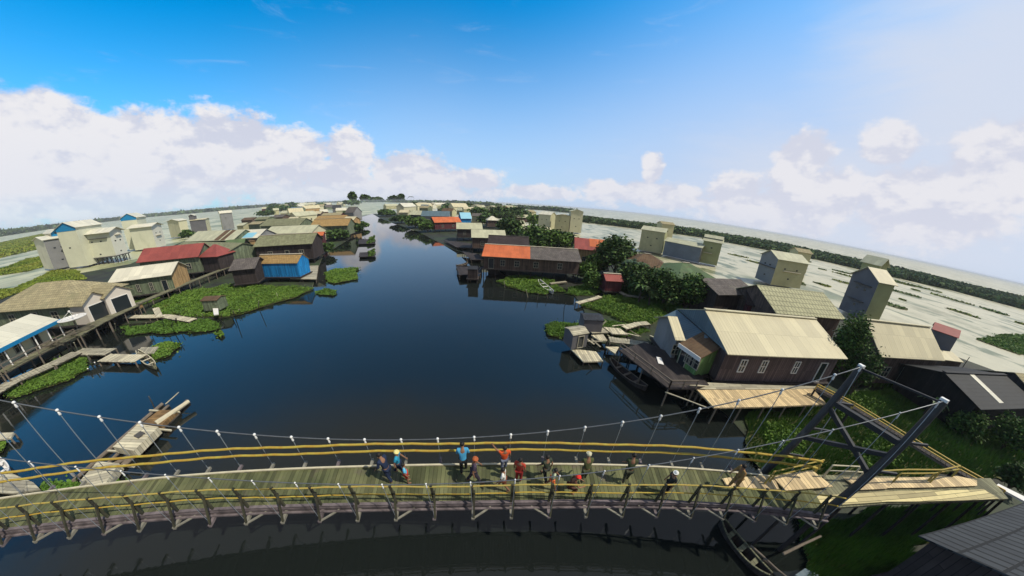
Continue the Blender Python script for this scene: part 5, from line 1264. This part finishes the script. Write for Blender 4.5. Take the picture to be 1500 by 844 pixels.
def strip(off, z, w, h, name, m, s0=0, s1=1, n=90, parent=None):
    b = MB(); pts = []
    for i in range(n + 1):
        a, t, nn = at(s0 + (s1 - s0) * i / n); pts.append(a + nn * off + V((0, 0, z)))
    for p, q in zip(pts, pts[1:]): b.beam(p, q, w, h)
    return b.build(name, m, parent or br)
strip(DW + .02, .03, .07, .05, 'edge_board', P_pale); strip(-DW - .03, .02, .1, .07, 'edge_board', P_violet)
strip(DW - .1, -.12, .1, .14, 'bearer', P_dark); strip(-DW - .04, -.13, .09, .15, 'bearer', P_violet); strip(-DW - .17, -.16, .07, .07, 'bearer', P_violet)
# yellow rail ropes
ROPE = mat('yellow orange rope', (.50, .27, .035), .75, .3, 5., c2=(.40, .34, .06), bump=.6)
ROPE2 = mat('worn green yellow rope', (.36, .36, .10), .75, .25, 9., c2=(.45, .28, .06), bump=.6)
def rope(off, z, r, name, m, s0=0., s1=1., sag=.03, n=220):
    b = MB(); pts = []
    for i in range(n + 1):
        s = s0 + (s1 - s0) * i / n
        a, t, nn = at(s); pts.append(a + nn * (off + .02 * math.sin(s * 40)) + V((0, 0, z - sag * abs(math.sin(s * LEN / SP * math.pi)))))
    b.tube(pts, r, 6); o = b.build(name, m, br, smooth=True)
    return o
SP = 1.36; NS = int(LEN / SP)
FO = DW + .14
rope(FO, 1.22, .05, 'rail_rope', ROPE); rope(FO, .80, .05, 'rail_rope', ROPE)
rope(-DW - .03, 1.16, .03, 'rail_rope', ROPE2); rope(-DW - .03, .66, .026, 'rail_rope', ROPE)
# main cables, hangers, clamps, outriggers
CAB = mat('grey steel cable', (.16, .17, .18), .45, .2, 6., metal=.6)
HAN = mat('pale steel hanger', (.34, .38, .42), .4, .1, 6., metal=.5)
CLA = mat('white clamp', (.72, .72, .70), .5, .06, 3.)
CF = [(-80, 567), (0, 585), (34, 592), (68, 599), (103, 605), (146, 612), (190, 619), (236, 626), (282, 631), (330, 635), (378, 638), (428, 640), (478, 641.5), (529, 643), (579, 643.5), (629, 643), (678, 641), (726, 638), (772, 636), (819, 631), (864, 626), (907, 620), (945, 614), (990, 607), (1027, 599), (1070, 590), (1139, 573), (1166, 565), (1257, 540)]
CN = [(-80, 658), (0, 671), (18, 674), (68, 681), (121, 687), (230, 697), (287, 701), (345, 705), (403, 707.5), (461, 709), (540, 709.5), (640, 707.5), (720, 703.5), (866, 693), (1017, 672.5), (1063, 664), (1109, 656), (1194, 637), (1268, 620), (1382, 587)]
OFS = DW + .42
def cable_h(off, cab):
    hs = []
    for i in range(61):
        a, t, n = at(i / 60); base = a + n * off; lo, hi = .2, 8.
        for _ in range(30):
            h = (lo + hi) / 2; q = proj(base + V((0, 0, h)))
            if q[1] < interp(cab, q[0]): hi = h
            else: lo = h
        hs.append((i / 60, h))
    # smooth with a quartic so that the cable hangs in one clean curve
    R_ = [[1, s, s * s, s ** 3, s ** 4] for s, h in hs]
    c = solve([[sum(r[i] * r[j] for r in R_) for j in range(5)] for i in range(5)], [sum(r[i] * h for r, (s, h) in zip(R_, hs)) for i in range(5)])
    return lambda s: sum(k * s ** i for i, k in enumerate(c))
hf, hn = cable_h(OFS, CF), cable_h(-OFS, CN)
# pylons at the right end
STEEL = mat('dark grey steel pipe', (.05, .052, .055), .55, .3, 1.5, metal=.2, stain=((.15, .13, .115), 1.6, .55))
STEELD = mat('black steel beam', (.025, .026, .03), .6, .3, 1.5)
pa, pt, pn = at(1.0)
def topat(px, base): return PV(px[0], px[1], base, pn)
fb = P(1122, 690, ZD - .6); nb = P(1192, 763, ZD - .7)
ft = PV(1262, 538, fb, pn); nt_ = PV(1382, 588, nb, pn)
py = MB(); py.tube([fb - V((0, 0, 3.6)) - (ft - fb).normalized() * .2, fb, ft], [.15, .15, .13], 12); pyl = py.build('pylon', STEEL, br)
py = MB(); py.tube([nb, nt_], [.15, .13], 12); pyl2 = py.build('pylon', STEEL, br)
lg = MB(); lg.tube([nb - V((0, 0, 3.2)), nb + V((0, 0, .1))], .1, 8); lg.build('footing', P_dark, br)
def cross(a0, f0, a1, f1, w, m, name='brace'):
    b = MB(); b.beam(a0.lerp(f0[0], f0[1]) if False else a0, a1, w, w); return b.build(name, m, br)
def F(k): return fb.lerp(ft, k)
def G(k): return nb.lerp(nt_, k)
def ky(fn, y):
    lo, hi = 0., 1.
    for _ in range(30):
        m_ = (lo + hi) / 2
        if proj(fn(m_))[1] > y: lo = m_
        else: hi = m_
    return fn(lo)
cross(F(.99), 0, G(.99), 0, .07, STEELD, 'cross_beam'); cross(ky(F, 589), 0, ky(G, 652), 0, .2, STEELD, 'cross_beam'); cross(ky(F, 640), 0, ky(G, 668), 0, .15, STEELD); cross(ky(F, 596), 0, ky(G, 697), 0, .16, STEELD)
for fn, ys in ((F, (589, 627, 664)), (G, (648, 690))):
    for y_ in ys:
        c = ky(fn, y_); b = MB(); b.beam(c - pt * .1, c + pt * .95, .07, .09); b.build('bracket', STEEL, br)
for fn, top in ((F, ft), (G, nt_)):
    b = MB(); b.box(top + V((0, 0, .04)), .15, .2, .12); b.build('saddle', CLA, br)
for fn, top, off in ():
    b = MB(); b.tube([top, top + pt * off + V((0, 0, -top.z + .4))], .03, 6); b.build('backstay', CAB, br)
for off, hfun, top, nm in ((OFS, hf, ft, 1), (-OFS, hn, nt_, 0)):
    b = MB(); pts = []
    for i in range(101):
        s = i / 100; a, t, n = at(s); p = a + n * off + V((0, 0, hfun(s)))
        if s > .9: p = p.lerp(top, ((s - .9) / .1) ** 1.3)
        pts.append(p)
    b.tube(pts, .024 if nm else .018, 6); b.build('main_cable', CAB, br, smooth=True)
    cpts = pts
    for i in range(NS):
        s = (i + .5) / NS
        if s > .985: continue
        f = s * 100; k = int(f); c = pts[k].lerp(pts[k + 1], f - k); a, t, n = at(s); e = a + n * off - V((0, 0, .16))
        h = MB(); h.tube([e, c], .015 if nm else .009, 5); ho = h.build('hanger', HAN, br)
        q = MB(); rc = .85 if nm else .42; q.ball(c + V((0, 0, .02)), .07 * rc, n=8); q.tube([c - V((0, 0, .2)), c - V((0, 0, .17)), c - V((0, 0, .1)), c], [.045 * rc, .05 * rc, .045 * rc, .03 * rc], 8); q.build('clamp', CLA, ho, smooth=True)
P_rail = mat('weathered rail post', (.035, .032, .028), .9, .35, 4., c2=(.065, .065, .035))
P_tip = mat('pale beam tip', (.20, .19, .155), .85, .25, 5.)
for i in range(NS):
    s = (i + .5) / NS; a, t, n = at(s); s_ = V((0, 0, 1))
    b = MB(); b.beam(a - n * (OFS + .1) - s_ * .22, a + n * (OFS + .1) - s_ * .22, .1, .11); cb = b.build('cross_beam', P_tip if i % 3 else P_violet, br)
    for sg, h, oo in ((-1, 1.2, DW + .03),):
        b = MB(); b.beam(a + n * sg * oo - s_ * .2, a + n * sg * oo + s_ * h, .075, .075, upv=t); b.build('rail_post', P_rail, br)
        b = MB(); b.beam(a + n * sg * (OFS + .06) - s_ * .17 + t * .03, a + n * sg * oo + s_ * .85 + t * .07, .06, .06, upv=t); b.build('brace', P_rail, br)
    if i % 2 == 0 or i > NS - 8:
        b = MB(); sgn = 1 if i < NS / 2 else -1
        b.beam(a - n * (OFS + .08) - s_ * .2, a - n * (DW + .12) - s_ * .16 + t * .62 * (1 if a.x < 0 else -1), .06, .05); b.build('brace', P_tip, br)
# landing beyond the pylons: fresh planks, rope rails, yellow railed side walk
D_land = D_new
deck('landing', 'fresh yellow plank landing strip on the bridge deck left of the far pylon', [(1058, 701), (1072, 699), (1133, 697), (1142, 717), (1066, 713)], ZD + .075, D_land, t=.05, st=False, group='fresh plank panels at the pylons', cat='plank panel')
deck('landing', 'largest fresh plank panel between the two pylons', [(1131, 697), (1190, 689), (1221, 713), (1152, 719)], ZD + .12, D_land, t=.05, st=False, group='fresh plank panels at the pylons', cat='plank panel')
deck('bridge_landing', 'old plank landing between the pylons on the right bank', [(1140, 700), (1200, 696), (1300, 698), (1450, 700), (1476, 730), (1300, 738), (1150, 748)], ZD - .12, D_olive, t=.1, pm=P_dark, cat='landing')
deck('landing', 'fresh plank panel right of the near pylon', [(1236, 700), (1312, 700), (1300, 716), (1262, 718)], ZD + .0, D_land, t=.05, st=False, group='fresh plank panels at the pylons', cat='plank panel')
deck('landing', 'long fresh plank panel running to the right frame edge', [(1316, 700), (1402, 697), (1430, 703), (1430, 711), (1300, 715)], ZD + .0, D_land, t=.05, st=False, group='fresh plank panels at the pylons', cat='plank panel')
deck('landing', 'lower row of short yellow boards along the landing edge', [(1195, 727), (1300, 719), (1440, 716), (1462, 730), (1300, 735), (1185, 742)], ZD - .02, mat('short yellow boards', (.52, .44, .22), .8, .12, 2., 'planku', bump=.5), t=.05, st=False, group='fresh plank panels at the pylons', cat='plank panel')
walkway('side_walkway', 'side walkway with double yellow rails behind the pylons', [(1196, 568), (1250, 596), (1330, 645), (1400, 688), (1462, 722)], 2.2, .5, D_dark, rail=(mat('yellow painted rail', (.55, .37, .09), .6, .12, 3.), .42, (1,), .07), pm=P_dark, group=None)
def rail_line(label, pts, z, r, m):
    b = MB(); q = [P(x, y, z) for x, y in pts]; b.tube(q, r, 6)
    for p in q[:: max(1, len(q) // 2)]: b.tube([p - V((0, 0, z - ZD + .1)), p], r * 1.2, 6)
    return tag(b.build('hand_rail', m), label, 'rail', 'hand rails at the landing')
rail_line('upper thin rail from the far pylon along the landing', [(1135, 691), (1208, 674)], ZD + .9, .03, ROPE2)
rail_line('lower thin rail from the far pylon along the landing', [(1135, 697), (1204, 681)], ZD + .5, .03, ROPE2)
rail_line('curved green upper rail right of the near pylon', [(1275, 691), (1330, 688), (1380, 688), (1406, 682)], ZD + .9, .035, ROPE2)
rail_line('curved green lower rail right of the near pylon', [(1320, 694), (1370, 693), (1404, 687)], ZD + .55, .035, ROPE2)
rail_line('upper pale rail between the pylons', [(1221, 682), (1262, 684)], ZD + .9, .03, P_pale)
rail_line('lower pale rail between the pylons', [(1215, 690), (1266, 692)], ZD + .5, .03, P_pale)
# ------------------------------------------------------------------ people on the bridge
SKIN = mat('warm brown skin', (.24, .125, .075), .6, .08, 6.)
HAIR = mat('black hair', (.012, .010, .009), .6, .2, 8.)
EYE_M = mat('dark eyes', (.01, .008, .008), .3, .1, 8.)
CL = {}
def cloth(c):
    k = tuple(c)
    if k not in CL: CL[k] = mat('cloth %d' % len(CL), c, .85, .14, 7., bump=.2)
    return CL[k]
def skin_obj(name, verts, edges, radii, m, parent, sub=2):
    me = bpy.data.meshes.new('tmp'); me.from_pydata([tuple(v) for v in verts], edges, [])
    o = bpy.data.objects.new('tmp', me); COL.objects.link(o)
    md = o.modifiers.new('s', 'SKIN'); md.use_smooth_shade = True
    for i, r in enumerate(radii):
        sv = me.skin_vertices[0].data[i]; r = r if isinstance(r, tuple) else (r, r); sv.radius = r
        sv.use_root = i == 0
    sb = o.modifiers.new('d', 'SUBSURF'); sb.levels = sub; sb.render_levels = sub
    bpy.context.view_layer.update()
    dg = bpy.context.evaluated_depsgraph_get()
    nm = bpy.data.meshes.new_from_object(o.evaluated_get(dg)); nm.name = name
    bpy.data.objects.remove(o); bpy.data.meshes.remove(me)
    nm.materials.clear(); nm.materials.append(m)
    nm.polygons.foreach_set('use_smooth', [True] * len(nm.polygons))
    r = bpy.data.objects.new(name, nm); COL.objects.link(r); r.parent = parent
    return r
def person(label, foot, z, H, face, pose, top, low, shorts=False, sleeve='short', hat=None, hair=True, dress=False):
    H *= .93; w = P(foot[0], foot[1], z); root = thing('person', label, 'person', w, 'people on the footbridge'); root.rotation_euler.z = math.radians(face)
    st = {'stand': 0., 'walk': .12, 'lean': .05, 'raise': .04, 'crouch': .1}[pose]
    hip = .53 if pose != 'crouch' else .30
    ln = {'lean': .10, 'walk': .03, 'crouch': .12}.get(pose, 0.)
    up = hip + .01
    def sp(h): return V((0, ln * (h / .38), up + h * (1 if pose != 'crouch' else .95)))      # along the spine from the hip
    J = {}
    J['pel'], J['wst'], J['chs'], J['nck'], J['chn'], J['crn'] = sp(0), sp(.10), sp(.24), sp(.335), sp(.375) + V((0, .012, 0)), sp(.44) + V((0, .012, 0))
    J['nos'] = sp(.392) + V((0, .062, 0))
    for s, k in ((-1, 'l'), (1, 'r')):
        f = st * (1 if s > 0 else -1)
        J['hip' + k] = V((s * .052, 0, hip - .02)); kn = .285
        if pose == 'crouch': J['kne' + k] = V((s * .09, .20, .27)); J['ank' + k] = V((s * .075, .06, .035)); 
        else: J['kne' + k] = V((s * .056, f * .65 + .015, kn)); J['ank' + k] = V((s * .058, f * 1.25 - (.04 if f < 0 else 0), .035 + (.03 if f < 0 else 0)))
        J['toe' + k] = J['ank' + k] + V((s * .012, .105, -.018))
        J['sho' + k] = sp(.30) + V((s * .108, 0, 0))
        if pose == 'raise' and s < 0: e, h = V((-.21, .05, .06)), V((-.29, .09, .20))
        elif pose == 'lean': e, h = V((s * .14, .02, -.165)), V((s * .14, .11, -.28))
        elif pose == 'crouch': e, h = V((s * .15, .1, -.13)), V((s * .1, .22, -.16))
        elif pose == 'walk': e, h = V((s * .145, -f * .5, -.165)), V((s * .15, -f * .8 + .06, -.30))
        else: e, h = V((s * .145, -.01, -.17)), V((s * .15, .05, -.325))
        b_ = sp(.30); J['elb' + k] = b_ + e; J['wri' + k] = b_ + h
    J = {k: v * H for k, v in J.items()}
    names = []; E_ = []; vs = []; rd = []
    def add(nm, r, par=None, pos=None):
        names.append(nm); vs.append(pos if pos is not None else J[nm]); rd.append(r if not isinstance(r, tuple) else tuple(x * H for x in r)) if isinstance(r, tuple) else rd.append(r * H)
        if par is not None: E_.append((names.index(par), len(vs) - 1))
    add('pel', (.078, .056)); add('wst', (.07, .05), 'pel'); add('chs', (.085, .058), 'wst'); add('nck', .03, 'chs'); add('chn', (.045, .052), 'nck'); add('crn', (.047, .054), 'chn'); add('nos', .012, 'chn')
    for k in 'lr':
        s = -1 if k == 'l' else 1
        add('hip' + k, .054, 'pel'); add('kne' + k, .036, 'hip' + k); add('ank' + k, .022, 'kne' + k); add('toe' + k, .02, 'ank' + k)
        add('sho' + k, .036, 'chs'); add('elb' + k, .025, 'sho' + k); add('wri' + k, .017, 'elb' + k)
        d = (J['wri' + k] - J['elb' + k]).normalized(); side = d.cross(V((0, 1, 0)) if abs(d.y) < .9 else V((1, 0, 0))).normalized(); nrm_ = d.cross(side)
        pw = J['wri' + k] + d * .042 * H; add('plm' + k, (.02, .012), 'wri' + k, pw)
        for q, (o_, L_) in enumerate(((-.018, .036), (-.006, .043), (.006, .042), (.017, .033))):
            m1 = pw + side * o_ * H + d * .024 * H; m2 = m1 + (d * .8 + nrm_ * .35) * L_ * H * .8
            add('k%s%d' % (k, q), .0062, 'plm' + k, m1); add('f%s%d' % (k, q), .005, 'k%s%d' % (k, q), m2)
        add('t%s' % k, .0065, 'plm' + k, pw + (side * -.03 + d * .012) * H); add('u%s' % k, .005, 't%s' % k, pw + (side * -.04 + d * .035 + nrm_ * .01) * H)
    skin_obj('body', vs, E_, rd, SKIN, root, 1)
    # clothes follow the body with a little slack
    def sub(lst, edges, rads, name, col):
        skin_obj(name, [J[a] if isinstance(a, str) else a for a in lst], edges, [(r[0] * H, r[1] * H) if isinstance(r, tuple) else r * H for r in rads], cloth(col), root, 2)
    el_, er_ = J['shol'].lerp(J['elbl'], .62 if sleeve == 'short' else 1), J['shor'].lerp(J['elbr'], .62 if sleeve == 'short' else 1)
    L1 = ['pel', 'wst', 'chs', 'shol', el_, 'shor', er_]; E1 = [(0, 1), (1, 2), (2, 3), (3, 4), (2, 5), (5, 6)]; R1 = [(.092, .07), (.086, .065), (.096, .07), .046, .038, .046, .038]
    if sleeve == 'long': L1 += [J['elbl'].lerp(J['wril'], .9), J['elbr'].lerp(J['wrir'], .9)]; E1 += [(4, 7), (6, 8)]; R1 += [.026, .026]
    L1[0] = J['pel'] - V((0, 0, .03 * H if not dress else .16 * H))
    if dress: R1[0] = (.11, .095)
    sub(L1, E1, R1, 'shirt', top)
    if shorts: kl, kr = J['hipl'].lerp(J['knel'], .85), J['hipr'].lerp(J['kner'], .85); L2 = ['pel', 'hipl', kl, 'hipr', kr]; E2 = [(0, 1), (1, 2), (0, 3), (3, 4)]; R2 = [(.085, .066), .066, .052, .066, .052]
    else: L2 = ['pel', 'hipl', 'knel', J['knel'].lerp(J['ankl'], .93), 'hipr', 'kner', J['kner'].lerp(J['ankr'], .93)]; E2 = [(0, 1), (1, 2), (2, 3), (0, 4), (4, 5), (5, 6)]; R2 = [(.085, .066), .064, .046, .036, .064, .046, .036]
    sub(L2, E2, R2, 'shorts' if shorts else 'trousers', low)
    c = J['crn']
    b = MB(); b.ball(c + V((0, -.012 * H, .008 * H)), .062 * H, n=12, sz=.9)
    if hat:
        b.tube([c + V((0, .01 * H, .02 * H)), c + V((0, .012 * H, .026 * H))], .070 * H, 14)
        b.build('cap', cloth(hat), None).parent = root
    else: b.build('hair', HAIR, None, smooth=True).parent = root
    for s in (-1, 1):
        e = MB(); e.ball(J['chn'].lerp(J['crn'], .45) + V((s * .02 * H, .05 * H, 0)), .007 * H, n=6); e.build('eye', EYE_M, None).parent = root
    for s in (-1, 1):
        b = MB(); b.ball(J['chn'].lerp(J['crn'], .3) + V((s * .048 * H, 0, 0)), .013 * H, n=6, sz=1.4); b.build('ear', SKIN, None, smooth=True).parent = root
    return root
zd = ZD + .01
navy, black = (.012, .022, .055), (.012, .012, .014)
person('person in dark navy clothes, leftmost on the bridge', (573, 703), zd, 1.62, 75, 'lean', navy, navy, sleeve='long')
person('child in light blue shirt and red shorts beside the navy clothed person', (598, 706), zd, 1.25, -60, 'stand', (.12, .50, .72), (.50, .03, .015), shorts=True)
person('person with pale yellow cap standing close behind the child in red shorts', (588, 694), zd, 1.5, -80, 'walk', (.02, .25, .40), navy, hat=(.62, .55, .22))
person('person in long bright blue shirt holding the far rope rail', (680, 690), zd, 1.62, 10, 'lean', (.06, .30, .52), black, dress=True, sleeve='long')
person('person in dark plum clothes walking with reddish cap', (695, 706), zd, 1.6, -75, 'walk', (.055, .04, .065), (.03, .025, .04), hat=(.34, .09, .03))
person('person in orange top and grey jeans with one arm raised', (738, 688), zd, 1.55, 15, 'raise', (.62, .09, .025), (.12, .14, .20))
person('person in white shirt and brown shorts near the front rope', (737, 716), zd, 1.4, 85, 'walk', (.60, .60, .56), (.16, .05, .025), shorts=True)
person('person in red top and dark red trousers', (759, 704), zd, 1.5, -20, 'stand', (.40, .05, .03), (.26, .02, .02))
person('person in dark clothes facing away between red top and olive shirt', (797, 701), zd, 1.5, 30, 'walk', (.035, .045, .03), (.03, .035, .03))
person('child in pale green shirt and orange shorts', (806, 714), zd, 1.3, -100, 'walk', (.36, .40, .26), (.62, .14, .04), shorts=True)
person('person crouching in brown clothes with bright red cap', (832, 719), zd, 1.45, -95, 'crouch', (.10, .04, .025), (.07, .03, .02), hat=(.56, .03, .02))
person('person in olive shirt leaning at the far rail, pale cap', (853, 704), zd, 1.6, 0, 'lean', (.07, .08, .03), (.05, .06, .03), hat=(.50, .48, .34))
person('person in dark olive clothes holding the far rail alone', (914, 705), zd, 1.6, -15, 'lean', (.05, .065, .03), (.045, .05, .03))
person('person in black clothes with a white cap by the front posts', (972, 722), zd, 1.45, 90, 'stand', (.03, .035, .035), black, hat=(.66, .66, .62))
person('person in tan clothes, rightmost on the bridge near the fresh planks', (1071, 716), zd, 1.6, 80, 'lean', (.30, .17, .06), (.24, .15, .06), sleeve='long')
# ------------------------------------------------------------------ moist air over the plain
b = MB(); b.box((0, 0, 5.5), 25000, 25000, 21.0); hz = b.build('haze', [])
hm = bpy.data.materials.new('moist air'); hm.use_nodes = True; nn_ = hm.node_tree.nodes; nn_.clear()
vo = nn_.new('ShaderNodeVolumePrincipled'); oo = nn_.new('ShaderNodeOutputMaterial'); hm.node_tree.links.new(vo.outputs[0], oo.inputs['Volume'])
vo.inputs['Color'].default_value = (.90, .95, 1, 1); vo.inputs['Density'].default_value = .00021
hz.data.materials.append(hm); tag(hz, kind='stuff')
